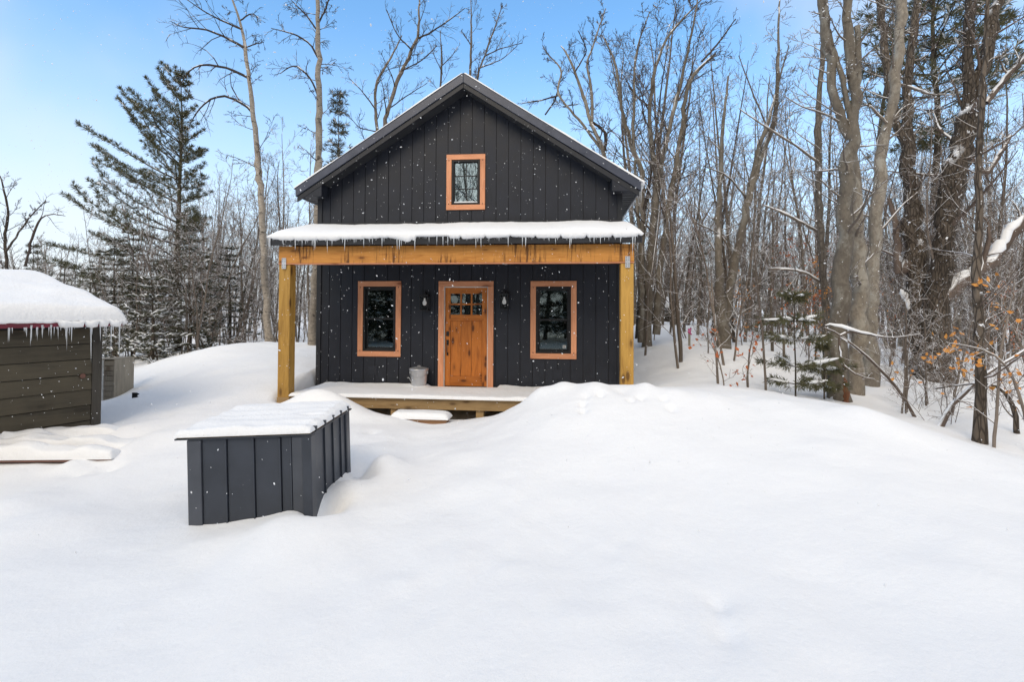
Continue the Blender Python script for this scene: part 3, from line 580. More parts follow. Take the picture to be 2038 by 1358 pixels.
MB().tube([(-.165,-.02,.09),(-.185,-.02,.15),(-.215,-.02,.175),(-.245,-.02,.165)], .008, 8).build('side_hook', M['galv'], pail, True)

# ------------------------------------------------------------------ steel-clad box in the clearing
a0 = U(385, 880, 4.72); b0 = U(621, 880, 4.73); BW = (b0-a0).length; BD = 1.12
bxo = empty('equipment_box', (a0.x, a0.y, 0), math.atan2(b0.y-a0.y, b0.x-a0.x)); bxo.rotation_euler[1] = R_(-2.2)
tag(bxo, 'waist-high charcoal steel-clad box with snowy lid standing in the clearing', 'box')
ZT = .845
MB().box(.012, BW-.012, .012, BD-.012, -.5, ZT-.02).build('core', M['trim_black'], bxo)
def steel_panel(a, b, face, y0=-.004, mt='steel'):
    m = MB(); z1 = ZT-.008; g = .003
    if face == 'f': m.box(a+g, b-g, y0-.008, .010, -.5, z1).box(b-.016, b-g, y0-.024, y0-.0085, -.5, z1-.004)
    else: m.box(BW-.010, BW+.012, a+g, b-g, -.5, z1).box(BW+.0125, BW+.028, b-.016, b-g, -.5, z1-.004)
    return m.build('steel_panel', M[mt], bxo, bevel=.002)
for a, b in ((.115, .345), (.345, .595), (.595, .835), (.835, .935)): steel_panel(a, b, 'f')
for a, b in ((.10, .36), (.36, .60), (.60, .84), (.84, 1.01)): steel_panel(a, b, 'r')
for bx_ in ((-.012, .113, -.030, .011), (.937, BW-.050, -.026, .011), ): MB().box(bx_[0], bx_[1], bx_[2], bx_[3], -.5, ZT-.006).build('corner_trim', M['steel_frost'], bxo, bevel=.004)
MB().box(BW-.049, BW+.034, -.036, .075, -.5, ZT-.004).build('corner_trim', M['steel'], bxo, bevel=.006)
MB().box(BW-.01, BW+.030, 1.012, BD, -.5, ZT-.004).build('corner_trim', M['steel'], bxo, bevel=.004)
MB().box(-.008, .011, .014, BD-.002, -.5, ZT-.006).build('side_panel', M['steel'], bxo); MB().box(.0, BW-.012, BD-.011, BD+.006, -.5, ZT-.006).build('back_panel', M['steel'], bxo)
lid = MB().box(-.115, BW+.040, -.045, BD+.06, ZT, ZT+.014).build('lid', M['steel'], bxo, bevel=.003)
MB().box(-.10, BW+.025, -.03, BD+.045, ZT+.0145, ZT+.026).build('lid_board', M['rim'], lid)
for k in range(5): MB().box(BW+.005, BW+.046, .08+k*.24, .10+k*.24, ZT+.015, ZT+.062).build('lid_rib', M['steel'], lid)
def _lt(u, v):
    t = .075+.018*nz(u*2+3, v*9)+.02*nz(u*5, v*3)-.018*abs(math.sin(v*13)) + .02*v
    t -= .062*math.exp(-((u-.93)/.13)**2-((v-.50)/.035)**2)
    return (u, v, ZT+.026), max(.004, t*(1 if u < BW-.02 else .8))
o = snow_sheet('box_lid_snow', spread(-.125, BW+.035, .035, .07), spread(-.055, BD+.06, .03, .07), _lt, None, wu=.05, wv=.06)
o.location = bxo.location; o.rotation_euler = bxo.rotation_euler; tag(o, 'wind-rippled snow layer on the lid of the steel-clad box', 'snow', kind='stuff')

# ------------------------------------------------------------------ dark plank shed with hip roof
sc0 = U(199, 760, 8.2); SR = R_(90-29.7); shed = empty('plank_shed', (sc0.x, sc0.y, 0), SR); tag(shed, 'low dark plank shed with snow-laden gable roof and maroon drip edge', 'shed')
SW, SD, SZ, ov = 4.2, 6.4, 1.76, .20
MB().box(-SW+.03, -.03, .03, SD, -.3, SZ).build('core', M['trim_black'], shed)
zz = -.2; r = random.Random(4)
while zz < SZ-.05:
    z1 = min(SZ, zz+.24)
    m = MB(); t = .008*r.random(); m.poly([(-SW,-.018-t,zz),(-.118,-.018-t,zz),(-.118,.028,zz),(-SW,.028,zz),(-SW,-.002-t,z1-.008),(-.118,-.002-t,z1-.008+.006*r.uniform(-1,1)),(-.118,.028,z1-.008),(-SW,.028,z1-.008)],[(0,3,2,1),(4,5,6,7),(0,1,5,4),(1,2,6,5),(2,3,7,6),(3,0,4,7)])
    m.build('plank', M['shed'], shed, bevel=.004); zz = z1
MB().box(-.116, .012, -.030, .05, -.3, SZ).build('corner_post', M['shed_v'], shed, bevel=.005)
for k in range(8): MB().box(-.028, .006, .052, SD, -.2+k*.24, -.2+k*.24+.232).build('side_plank', M['shed'], shed)
MB().lathe([(.0005,0),(.030,0),(.040,.01),(.030,.018),(.018,.012),(.0005,.012)], 16).build('ring_pull', M['redboard'], shed, True).matrix_local = Matrix.Translation((-.24, -.028, .98)) @ Matrix.Rotation(R_(90), 4, 'X')
SRZ = 2.56
m = MB(); m.poly([(-SW-ov,-ov,SZ+.01),(ov,-ov,SZ+.01),(ov,SD/2,SRZ-.05),(-SW-ov,SD/2,SRZ-.05),(ov,SD+ov,SZ+.01),(-SW-ov,SD+ov,SZ+.01),(-SW-ov,-ov,SZ+.06),(ov,-ov,SZ+.06),(ov,SD/2,SRZ),(-SW-ov,SD/2,SRZ),(ov,SD+ov,SZ+.06),(-SW-ov,SD+ov,SZ+.06)],
       [(0,3,2,1),(3,5,4,2),(6,7,8,9),(9,8,10,11),(0,1,7,6),(1,2,8,7),(2,4,10,8),(5,3,9,11),(3,0,6,9),(4,5,11,10)]); m.build('roof', M['maroon'], shed)
m = MB(); m.prism([(-SW+.03,SZ),(-.03,SZ),(-.03,SZ+.02),(-SW+.03,SZ+.02)], .05, SD-.05); m.build('wall_plate', M['shed'], shed)
MB().box(-SW-ov-.01, ov+.012, -ov-.016, -ov-.002, SZ-.01, SZ+.068).build('drip_edge', M['maroon'], shed, bevel=.003)
m = MB(); m.poly([(ov+.002,-ov-.016,SZ-.01),(ov+.016,-ov-.016,SZ-.01),(ov+.016,SD/2,SRZ-.075),(ov+.002,SD/2,SRZ-.075),(ov+.002,-ov-.016,SZ+.068),(ov+.016,-ov-.016,SZ+.068),(ov+.016,SD/2,SRZ+.005),(ov+.002,SD/2,SRZ+.005)],[(0,3,2,1),(4,5,6,7),(0,1,5,4),(1,2,6,5),(2,3,7,6),(3,0,4,7)]); m.build('drip_edge', M['maroon'], shed)
def _gab(u, v):
    d = 1-abs(v-SD/2)/(SD/2+ov); s_ = math.sqrt((1-d)**2+.012)-.05
    return (u, v, SZ+.062+(SRZ-SZ-.06)*(1-s_)), .22+.07*nz(u*1.1, v*1.1)+.03*nz(u*3.5, v*3.5)
us = spread(-SW-ov-.03, ov+.05, .07, .14); vs_ = spread(-ov-.05, SD+ov+.03, .08, .14)
o = snow_sheet('shed_roof_snow', us, vs_, _gab, None, wu=.17, wv=.15); o.location = shed.location; o.rotation_euler = shed.rotation_euler
tag(o, 'deep smooth snow blanket on the plank shed roof', 'snow', kind='stuff')
m = MB(); r = random.Random(21); x = -SW-ov; pts = []; rr = []           # ragged tongues of snow over the drip edge
while x < ov+.04:
    big = x > -.62 and (x*6.3) % 1 > .22
    pts.append((x, -ov-.03, SZ+.085-(.045 if big else .0)-.01*r.random())); rr.append((.056 if big else .026)*r.uniform(.85, 1.15)); x += .045
o = m.tube(pts, rr, 8).build('roof_edge_snow', M['roof_snow'], None, True); o.location = shed.location; o.rotation_euler = shed.rotation_euler; tag(o, 'ragged frozen snow edge above the maroon drip edge', 'snow', kind='stuff')
for k in range(46):
    x = r.uniform(-2.0, ov); icicle(shed, x, -ov-.02, SZ+.0, r.choice((.04, .06, .09, .14, .2)), .016)
for x, ln in ((-.22, .60), (.05, .44), (.16, .54), (-.10, .28), (-.52, .40), (-.46, .28), (-.92, .30), (-.80, .2), (-.70, .22)): icicle(shed, x, -ov-.02, SZ+.03, ln, .026)

# snow-covered lumber in front of the shed
def snowy_board(x0, y0, x1, y1, z, wd, th, snow, label, mt='redboard', s0=0.0):
    L_ = math.hypot(x1-x0, y1-y0); e = empty('lumber_board', (x0, y0, z), math.atan2(y1-y0, x1-x0)); tag(e, label, 'board', 'boards lying in front of the shed')
    MB().box(0, L_, 0, wd, 0, th).build('board', M[mt], e, bevel=.003)
    o = snow_sheet('board_snow', spread(-.03, L_+.02-s0, .05, .06), spread(-.015, wd+.03, .03, .05), lambda u, v: ((u, v, th-.004), snow*(1+.9*nz(u*2.3+x0, v*2+y0)+.5*nz(u*6, v*5+x0))*(1-.45*(u/L_)**3)), None, wu=.07, wv=.06)
    o.location = e.location; o.rotation_euler = e.rotation_euler; tag(o, 'rounded snow ridge lying along ' + label.split(' ', 1)[1] if False else 'snow ridge heaped on the ' + label, 'snow', kind='stuff')
def bd(p0, p1, Ya, Yb, wd, th, snow, label, **k):
    a = U(*p0, Ya); b = U(*p1, Yb); z = (a.z+b.z)/2; snowy_board(a.x, a.y, b.x, b.y, z, wd, th, snow, label, **k)
bd((-140, 923), (220, 919), 6.5, 6.6, .20, .035, .15, 'long reddish board with its bare end over a hollow')
bd((-140, 906), (262, 897), 6.95, 7.05, .30, .04, .13, 'thin grey board behind the reddish board', mt='greyply')
bd((-120, 896), (78, 893), 7.15, 7.2, .24, .05, .20, 'short board under the fattest snow roll', mt='greyply')
bd((40, 880), (285, 872), 7.5, 7.7, .26, .04, .12, 'board leaning out past the shed corner', mt='greyply')

# weathered siding box behind the shed, and the small stake in the snow
gb = U(199, 775, 11.6); go = empty('siding_booth', (gb.x, gb.y, g1(gb.x, gb.y)), 0); tag(go, 'narrow grey weathered booth with white corner board behind the plank shed', 'booth')
MB().box(.012, .30, .03, .58, -1.2, .92).build('wall', M['greyply'], go)
MB().box(.0, .07, .0, .028, -1.2, .93).build('corner_board', M['white'], go)
for k in range(14): MB().box(.072, .296, .004, .028, -.7+k*.115, -.7+k*.115+.105).build('siding_board', M['greyply'], go)
MB().box(.302, .318, .0, .60, -1.2, .93).build('side_panel', M['greyply'], go)
MB().box(.0, .318, .0, .60, .932, .945).build('roof', M['greyply'], go)
p = U(271, 786, 10.2); p.z = g1(p.x, p.y); so = empty('utility_stake', p); tag(so, 'small dark utility stake poking out of the snow bank', 'stake')
MB().box(-.018, .018, -.018, .018, -.3, .07).build('stake', M['darkwood'], so); MB().box(-.05, .045, -.05, -.019, -.05, .09).build('cover', M['iron'], so, bevel=.006); MB().box(-.03, .075, -.045, -.02, .05, .075).build('latch', M['iron'], so)

# dark cabin far off in the woods and the ribbon stake
q = U(1322, 642, 33); oc = empty('woodland_hut', (q.x, q.y, q.z-.2), R_(12)); tag(oc, 'small dark hut with snowy roof among the distant trunks', 'hut')
for k in range(6): MB().box(-1.0, .9, 0, 2.0, k*.2, k*.2+.19).build('log', M['darkwood'], oc)
MB().poly([(-1.2,-.3,1.15),(1.1,-.3,1.15),(1.1,2.3,1.15),(-1.2,2.3,1.15),(-1.2,1,1.75),(1.1,1,1.75)],[(3,2,1,0),(0,1,5,4),(1,2,5),(2,3,4,5),(3,0,4)]).build('roof', M['darkwood'], oc)
o = snow_sheet('hut_snow', spread(-1.22, 1.12, .2), spread(-.32, 2.32, .12), lambda u, v: ((u, v, 1.16+.6*(1-abs(v-1)/1.3)), .16), None); o.location = oc.location; o.rotation_euler = oc.rotation_euler; tag(o, 'snow on the roof of the distant dark hut', 'snow', kind='stuff')
q = U(1372, 690, 15); so = empty('ribbon_stake', (q.x, q.y, g1(q.x, q.y))); tag(so, 'pale survey stake with a pink ribbon at the edge of the woods', 'stake')
MB().box(-.03, .03, -.012, .012, -.3, .42).build('stake', M['greyply'], so)
MB().tube([(-.04,-.02,.50),(.02,-.04,.44),(.04,-.02,.52),(-.01,.02,.40),(.05,-.03,.34),(-.04,-.02,.44)], [.03,.04,.03,.035,.02,.03], 6).build('ribbon', M['pink'], so, True)

# ------------------------------------------------------------------ woods
class Tubes:
    def __init__(s): s.V = []; s.F = []; s.n = 0
    def add(s, pts, rad, k):
        P = np.asarray(pts, float); n = len(P); r = np.asarray(rad, float)
        t = np.gradient(P, axis=0); t /= np.linalg.norm(t, axis=1)[:, None]+1e-9
        ref = np.array([.31, .25, .92]) if abs(t[0, 2]) < .8 else np.array([.95, .3, .05])
        a = np.cross(t, ref); a /= np.linalg.norm(a, axis=1)[:, None]+1e-9; b = np.cross(t, a)
        th = np.arange(k)*2*math.pi/k
        V = P[:, None, :]+r[:, None, None]*(np.cos(th)[None, :, None]*a[:, None, :]+np.sin(th)[None, :, None]*b[:, None, :])
        i = np.arange(n*k).reshape(n, k); j = np.roll(i, -1, axis=1)
        s.F.append(np.stack([i[:-1], j[:-1], j[1:], i[1:]], -1).reshape(-1, 4)+s.n); s.V.append(V.reshape(-1, 3)); s.n += n*k
    def raw(s, V, F): s.V.append(np.asarray(V, float)); s.F.append(np.asarray(F, int)+s.n); s.n += len(V)
    def arrays(s): return np.concatenate(s.V), np.concatenate(s.F)
    def mesh(s, name, m, smooth=True): v, f = s.arrays(); return npmesh(name, v, f, m, smooth)
def unit(v): return v/(np.linalg.norm(v)+1e-9)
def side_dir(t, ang, rg):
    a = np.cross(t, np.array([.21, .37, .9]) if abs(t[2]) < .9 else np.array([1., .2, 0])); a = unit(a); b = np.cross(t, a); p = rg.uniform(0, 2*math.pi)
    return unit(t*math.cos(ang)+(a*math.cos(p)+b*math.sin(p))*math.sin(ang))
SIDES = (9, 5, 4, 3, 3)

def sprout(T, pts, rad, lev, P, rg, L_, t0=None):
    """side branches along a given stem"""
    P_ = np.asarray(pts); seg = np.linalg.norm(np.diff(P_, axis=0), axis=1); cum = np.r_[0, np.cumsum(seg)]/seg.sum(); t0 = P['t0'][lev] if t0 is None else t0
    nch = P['n'][lev]; nch = int(nch)+(rg.random() < nch-int(nch))
    for c in range(nch):
        t = t0+(1-t0)*((c+rg.random())/nch)**P.get('bias', .9); q = np.array([np.interp(t, cum, P_[:, k]) for k in range(3)]); k = min(len(P_)-2, int(np.searchsorted(cum, t)-1)); k = max(0, k)
        tan = unit(P_[k+1]-P_[k]); rr = np.interp(t, cum, rad)
        ang = R_(P['ang'][lev]+rg.normal()*P['angv']); d = side_dir(tan, ang, rg)
        ln = L_*P['lr'][lev]*(1.05-.62*(t-t0)/(1-t0+1e-6))*rg.uniform(.6, 1.25)
        grow(T, q, d, ln, max(P['rmin'], rr*P['rr'][lev]*rg.uniform(.7, 1.05)), lev+1, P, rg)
def grow(T, p, d, L_, r, lev, P, rg):
    n = P['seg'][min(lev, len(P['seg'])-1)]; st = L_/n; pts = [np.array(p, float)]; d = np.array(d, float)
    for i in range(n):
        d = unit(d+rg.normal(size=3)*P['wob'][lev]+np.array([0, 0, P['up'][lev]])); pts.append(pts[-1]+d*st)
    t = np.linspace(0, 1, n+1); rad = np.maximum(P['rmin']*.8, r*(1-t*P['taper'][lev]))
    if lev >= 2: rad[-1] *= .6
    T[0 if lev == 0 else 1].add(pts, rad, SIDES[lev] if lev else P.get('sides0', 8))
    if lev < P['lev']: sprout(T, pts, rad, lev, P, rg, L_)
    if P.get('leaf') and lev >= P['lev']-1:
        for q in pts[1:]:
            for _ in range(P['leaf'][0]):
                if rg.random() < P['leaf'][1]: leaf(T[2], q, P['leaf'][2]*rg.uniform(.6, 1.2), rg)
def leaf(T, q, s, rg):
    a = unit(rg.normal(size=3)); b = unit(np.cross(a, rg.normal(size=3))); n_ = np.cross(a, b); q = q+a*s*.2+rg.normal(size=3)*s*.35
    w_ = b*s*.32; T.raw([q, q+a*s*.35+w_+n_*s*.1, q+a*s, q+a*s*.35-w_+n_*s*.1, q+a*s*.5+w_*.9+n_*s*.06, q+a*s*.7-w_*.7], [(0, 1, 4, 2), (0, 2, 5, 3)])

TALL = dict(lev=3, n=(15, 7, 5), t0=(.36, .22, .15), ang=(42, 40, 42), angv=9, lr=(.30, .42, .40), rr=(.42, .50, .55), seg=(11, 6, 4, 3), wob=(.045, .13, .17, .2), up=(.03, .055, .05, .03), taper=(.86, .85, .8, .7), rmin=.0075)
SLIM = dict(TALL, n=(16, 6, 4), t0=(.25, .2, .15), ang=(40, 38, 40), lr=(.22, .42, .42))
SAP = dict(TALL, lev=3, n=(14, 5, 3), t0=(.14, .15, .1), ang=(48, 45, 45), lr=(.30, .42, .45), seg=(9, 5, 3, 2), wob=(.07, .14, .18, .2), rmin=.0065, sides0=5)
BRUSH = dict(TALL, lev=2, n=(7, 4), t0=(.15, .1), ang=(45, 45), lr=(.42, .5), seg=(6, 4, 3), wob=(.12, .18, .22), up=(.02, .02, .01), taper=(.8, .8, .7), rmin=.0045, sides0=4)
def proto_tree(seed, H_, r0, P, bark_m, twig_m, stems=1, lean=.05, leafm=None):
    rg = np.random.RandomState(seed); T = (Tubes(), Tubes(), Tubes())
    for s in range(stems):
        d = unit(np.array([rg.normal()*lean, rg.normal()*lean, 1])); off = np.array([rg.normal()*.12, rg.normal()*.12, -.4]) if stems > 1 else np.array([0, 0, -.4])
        if stems > 1: d = unit(d+np.array([off[0], off[1], 0])*1.0)
        grow(T, off, d, (H_+.4)*(1 if s == 0 else rg.uniform(.7, 1)), r0*(1 if s == 0 else rg.uniform(.6, .95)), 0, P, rg)
    me = [T[0].mesh('trunk', M[bark_m]), T[1].mesh('crown', M[twig_m])]
    if T[2].n: me.append(T[2].mesh('dead_leaves', M[leafm], False))
    return me
def place(name, me, x, y, sc_, rz, label, cat, group, tilt=0):
    e = empty(name, (x, y, g1(x, y)), rz); e.scale = (sc_, sc_, sc_); e.rotation_euler = (tilt, 0, rz); tag(e, label, cat, group)
    for q in me: link({'trunk': 'trunk', 'crown': 'crown', 'dead_leaves': 'leaves'}[q.name.split('.')[0]], q, e)
    return e
def in_cabin(x, y, pad=.6):
    u, v = WH(x, y); return abs(u) < 3.6+pad and -1.7-pad < v < 8.6+pad

tallp = [proto_tree(100+k, 14+k % 3, .125+.02*(k % 3), TALL, 'bark_grey', 'twig' if k % 2 else 'twig_high') for k in range(5)]
slimp = [proto_tree(200+k, 12, .085, SLIM, 'bark_grey' if k != 1 else 'bark_dark', 'twig' if k % 2 else 'twig_red') for k in range(4)]
clump = [proto_tree(300+k, 12.5, .10, SLIM, 'bark_beech', 'twig_high', stems=3+k, lean=.10) for k in range(2)]
sapp = [proto_tree(400+k, 5.5+k*.6, .030+.004*k, SAP, 'twig', 'twig_red' if k % 2 else 'twig', stems=1+(k == 2)) for k in range(4)]
brushp = [proto_tree(500+k, 1.5+.3*k, .012, BRUSH, 'twig_red', 'twig_red', stems=4, lean=.5) for k in range(3)]
leafp = [proto_tree(600+k, 3.2+k*.7, .022, dict(SAP, leaf=(1, .5, .085), lev=2), 'twig', 'twig_red', leafm='rust' if k else 'orange') for k in range(2)]

rw = np.random.RandomState(77)
KINDS = {'tall': (tallp, 'bare_tree', ('grey-twigged', 'brown-twigged', 'stout', 'lofty brown-twigged', 'wide-crowned'), 'tall bare forest tree', 'tree', 'tall bare forest trees'),
         'slim': (slimp, 'slender_tree', ('reddish-twigged', 'dark-barked', 'rusty-twigged', 'grey-barked'), 'slender bare tree', 'tree', 'slender bare forest trees'),
         'clump': (clump, 'clump_tree', ('three-stemmed', 'four-stemmed'), 'bare tree of pale stems', 'tree', 'many-stemmed bare trees'),
         'sap': (sapp, 'sapling', ('short grey', 'reddish', 'twin-stemmed', 'taller reddish'), 'thin bare sapling', 'sapling', 'bare saplings in the woods'),
         'brush': (brushp, 'brush_shrub', ('knee-high', 'waist-high', 'chest-high'), 'tangle of bare reddish brush', 'shrub', 'bare brush on the woodland floor'),
         'leaf': (leafp, 'leafy_sapling', ('orange-leaved', 'rust-leaved'), 'young sapling keeping its dead leaves', 'sapling', 'saplings with dead leaves')}
taken = []
def scatter(kind, n, pxr, Yr, scr, gap=.6, where='in the woods'):
    ps, name, adj, lab, cat, grp = KINDS[kind]; c = 0; tries = 0
    while c < n and tries < n*30:
        tries += 1; px = rw.uniform(*pxr); Y = Yr[0]+(Yr[1]-Yr[0])*rw.rand()**.8; x = (px-CX)/F*Y; y = Y
        if in_cabin(x, y) or any((x-a)**2+(y-b)**2 < gap*gap for a, b in taken): continue
        k = rw.randint(len(ps)); s_ = rw.uniform(*scr)
        taken.append((x, y)); place(name, ps[k], x, y, s_, rw.uniform(0, 6.28), '%s %s %s' % (adj[k], lab, where), cat, grp, rw.normal()*.03); c += 1
# woods to the bucket side of the cabin
w1, w2, w3, w4, w5 = 'between the big pine and the cabin', 'far behind the plank shed', 'behind the cabin', 'in the woods past the porch post', 'on the snow below the beech trunks'
scatter('slim', 30, (390, 640), (19, 38), (.5, .8), .5, w1); scatter('tall', 7, (330, 640), (24, 40), (.5, .72), .6, w1); scatter('sap', 62, (330, 640), (17, 34), (.7, 1.25), .35, w1); scatter('sap', 18, (230, 420), (15.5, 19), (.55, .95), .35, 'in front of the big pine')
scatter('slim', 10, (-150, 330), (28, 45), (.4, .6), .6, w2); scatter('sap', 14, (-100, 330), (20, 40), (.6, .9), .4, w2)
# behind the cabin
scatter('slim', 9, (640, 1240), (26, 40), (.6, .8), .6, w3); scatter('sap', 10, (640, 1240), (22, 32), (.8, 1.2), .6, w3)
# woodland side
scatter('tall', 28, (1250, 2150), (17, 42), (.75, 1.1), 1.0, w4); scatter('slim', 150, (1250, 2150), (14, 44), (.5, .95), .5, w4); scatter('clump', 8, (1270, 2100), (17, 34), (.7, 1.0), 1.0, w4)
scatter('sap', 140, (1270, 2150), (11.5, 34), (.55, 1.15), .35, w4); scatter('brush', 26, (1330, 2150), (12.5, 26), (.6, 1.1), .35, w4); scatter('leaf', 14, (1420, 2120), (10, 20), (.5, 1.0), .5, w4)
scatter('brush', 11, (1730, 2120), (8.2, 11), (.45, .8), .4, w5); scatter('sap', 6, (1760, 2120), (8, 11.5), (.3, .5), .4, w5)
scatter('brush', 12, (230, 620), (16, 22), (.6, 1.1), .35, w1)
# trees behind the camera, seen in the window glass
for x, y, k, s_ in ((-6, -9, 0, .9), (-2.5, -13, 1, 1), (1.5, -11, 2, .9), (5, -14, 3, 1.0), (9, -11, 4, .95), (-10, -14, 0, 1), (13, -16, 1, 1), (3.2, -18, 2, 1.1), (-.8, -17, 3, 1.1), (-5, -18, 4, 1.1), (-6.5, -8.0, 2, 1.0), (-7.3, -10.2, 4, 1.05), (-6.2, -6.6, 1, .9), (-7.9, -9.0, 0, 1.0)):
    place('bare_tree', tallp[k], x, y, s_, x*3, 'tall bare tree mirrored in the cabin window glass', 'tree', 'trees mirrored in the windows')
# far woods, beyond telling one tree from another
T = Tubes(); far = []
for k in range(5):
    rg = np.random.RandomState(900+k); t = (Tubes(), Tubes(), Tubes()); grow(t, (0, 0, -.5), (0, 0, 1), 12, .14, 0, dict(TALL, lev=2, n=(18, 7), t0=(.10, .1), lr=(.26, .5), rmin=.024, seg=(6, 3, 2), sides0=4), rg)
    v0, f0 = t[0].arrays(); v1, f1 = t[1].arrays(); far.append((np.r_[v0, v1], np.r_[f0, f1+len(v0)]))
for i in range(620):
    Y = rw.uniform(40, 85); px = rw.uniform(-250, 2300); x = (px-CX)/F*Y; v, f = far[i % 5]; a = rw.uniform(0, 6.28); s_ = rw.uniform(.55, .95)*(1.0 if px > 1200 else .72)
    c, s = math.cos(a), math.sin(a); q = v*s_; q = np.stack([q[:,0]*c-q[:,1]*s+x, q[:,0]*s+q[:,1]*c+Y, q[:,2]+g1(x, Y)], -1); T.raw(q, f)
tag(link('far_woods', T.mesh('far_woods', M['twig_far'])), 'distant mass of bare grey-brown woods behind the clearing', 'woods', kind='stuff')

# trees one can pick out, built along their own trunks
def hero(name, label, Y, stems, bark_m, twig_m, P, seed, cat='tree', limbs=(), snow=(), leafm=None, ground=True, wob=.25, limb_n=6, thin=1.0):
    rg = np.random.RandomState(seed); T = (Tubes(), Tubes(), Tubes()); b = U(stems[0][0][0], stems[0][0][1], Y); base = np.array([b.x, b.y, g1(b.x, b.y)]); e = empty(name, base); tag(e, label, cat)
    def path(st, first):
        P3 = []
        for i, (px, py, rp) in enumerate(st):
            q = U(px, py, Y+(0 if i == 0 else wob*math.sin(i*1.7+seed)*min(1, i*.5))); P3.append((q.x, q.y, q.z, max(rp*thin/F*Y, P['rmin'])))
        A = np.array(P3)
        if first and ground: A = np.r_[[[A[0, 0], A[0, 1], base[2]-.35, A[0, 3]*1.1]], A[1:] if A[0, 2] < base[2]+.25 else A]
        s = np.r_[0, np.cumsum(np.linalg.norm(np.diff(A[:, :3], axis=0), axis=1))]; n = max(12, int(s[-1]/.25)); tt = np.linspace(0, s[-1], n)
        # smooth through the given points
        out = np.stack([np.interp(tt, s, A[:, k]) for k in range(4)], -1)
        for _ in range(2): out[1:-1] = (out[:-2]+2*out[1:-1]+out[2:])/4
        jit = rg.normal(size=(n, 3))*np.minimum(.035, out[:, 3:4]*.22); jit[0] = 0; out[:, :3] += jit; out[:, 3] *= 1+.05*rg.normal(size=n)+.10*np.sin(tt*2.1+seed)*np.sin(tt*.9+seed*2)
        out[:, :3] -= base; return out
    for k, st in enumerate(stems):
        A = path(st, k == 0)
        if k == 0 and ground and bark_m != 'twig': A[0, 3] *= 1.35; A[1, 3] *= 1.22; A[2, 3] *= 1.08
        T[0].add(A[:, :3], A[:, 3], 12 if st[0][2] > 8 else 7); L_ = np.linalg.norm(np.diff(A[:, :3], axis=0), axis=1).sum()
        sprout(T, A[:, :3], A[:, 3], 0, P, rg, min(L_, 12))
    for st in limbs:
        A = path(st, False); T[1].add(A[:, :3], A[:, 3], 5); L_ = np.linalg.norm(np.diff(A[:, :3], axis=0), axis=1).sum()
        sprout(T, A[:, :3], A[:, 3], 1, dict(P, n=(0, limb_n, P['n'][2] if len(P['n']) > 2 else 3)), rg, L_*1.1, .15)
    link('trunk', T[0].mesh('trunk', M[bark_m]), e)
    if T[1].n: link('crown', T[1].mesh('crown', M[twig_m]), e)
    if T[2].n: link('leaves', T[2].mesh('leaves', M[leafm], False), e)
    if snow:
        S = Tubes()
        for st in snow:
            A = path([(a, b_, r) for a, b_, r in st], False); A[:, 2] += A[:, 3]*.75; rr = A[:, 3]*(1+.15*rg.normal(size=len(A))).clip(.7, 1.3)*np.sqrt(np.sin(np.linspace(.03, math.pi-.03, len(A))))*.9; S.add(A[:, :3], rr, 8)
        tag(link('limb_snow', S.mesh('limb_snow', M['roof_snow']), e), kind='stuff')
    return e
BIG = dict(TALL, n=(16, 6, 4), t0=(.35, .2, .15), lr=(.17, .45, .42), ang=(58, 45, 42), rr=(.26, .5, .55), rmin=.006)
BIR = dict(TALL, n=(16, 6, 5), t0=(.45, .2, .1), lr=(.10, .5, .45), ang=(65, 45, 42), rr=(.20, .5, .6), up=(.0, .01, -.02, -.03), rmin=.007)
TOP = dict(TALL, n=(15, 7, 5), t0=(.30, .2, .15), lr=(.18, .45, .45), ang=(40, 38, 40), rr=(.38, .5, .6), rmin=.008)
hero('birch_tree', 'pale birch with long limbs arching out over the big pine', 17, [[(536,692,9),(530,600,9),(526,520,8.5),(520,400,8),(511,290,7),(503,222,6),(495,150,5),(487,92,4),(480,45,3),(462,0,2.2),(450,-40,1.5)]], 'bark_birch', 'twig_high', BIR, 1, thin=.76,
     limbs=[[(503,224,3.6),(478,200,3.2),(438,185,2.8),(405,205,2.2),(380,240,1.4),(374,262,1)],[(495,155,3.4),(455,135,3),(402,124,2.5),(375,140,1.8),(352,180,1)],[(487,95,3.2),(440,70,2.6),(402,52,2.2),(370,58,1.6),(340,42,1)],[(480,57,2.6),(440,40,2),(412,26,1.6),(371,-2,1)],[(487,95,1.8),(505,88,1.4),(525,83,1)],[(478,40,2),(500,25,1.5),(515,35,1)]], limb_n=9)
hero('birch_tree', 'pale birch with a straight trunk rising beside the cabin eave', 15.5, [[(620,694,9.5),(628,560,9.5),(632,430,9),(634,330,8.5),(635,230,7.5),(634,120,6.5),(632,0,5),(630,-80,3)]], 'bark_birch', 'twig_high', BIR, 2, thin=.78,
     limbs=[[(632,189,2.8),(622,160,2.6),(606,141,2.2),(583,127,1.8),(557,147,1)],[(633,115,2.8),(619,85,2.4),(586,67,1.8),(540,56,1)],[(633,62,2.6),(613,33,2),(593,13,1.4),(580,0,1)],[(634,45,2.6),(649,16,2),(656,-12,1.4)],[(634,135,1.6),(648,134,1.2),(656,141,.8)]], limb_n=8)
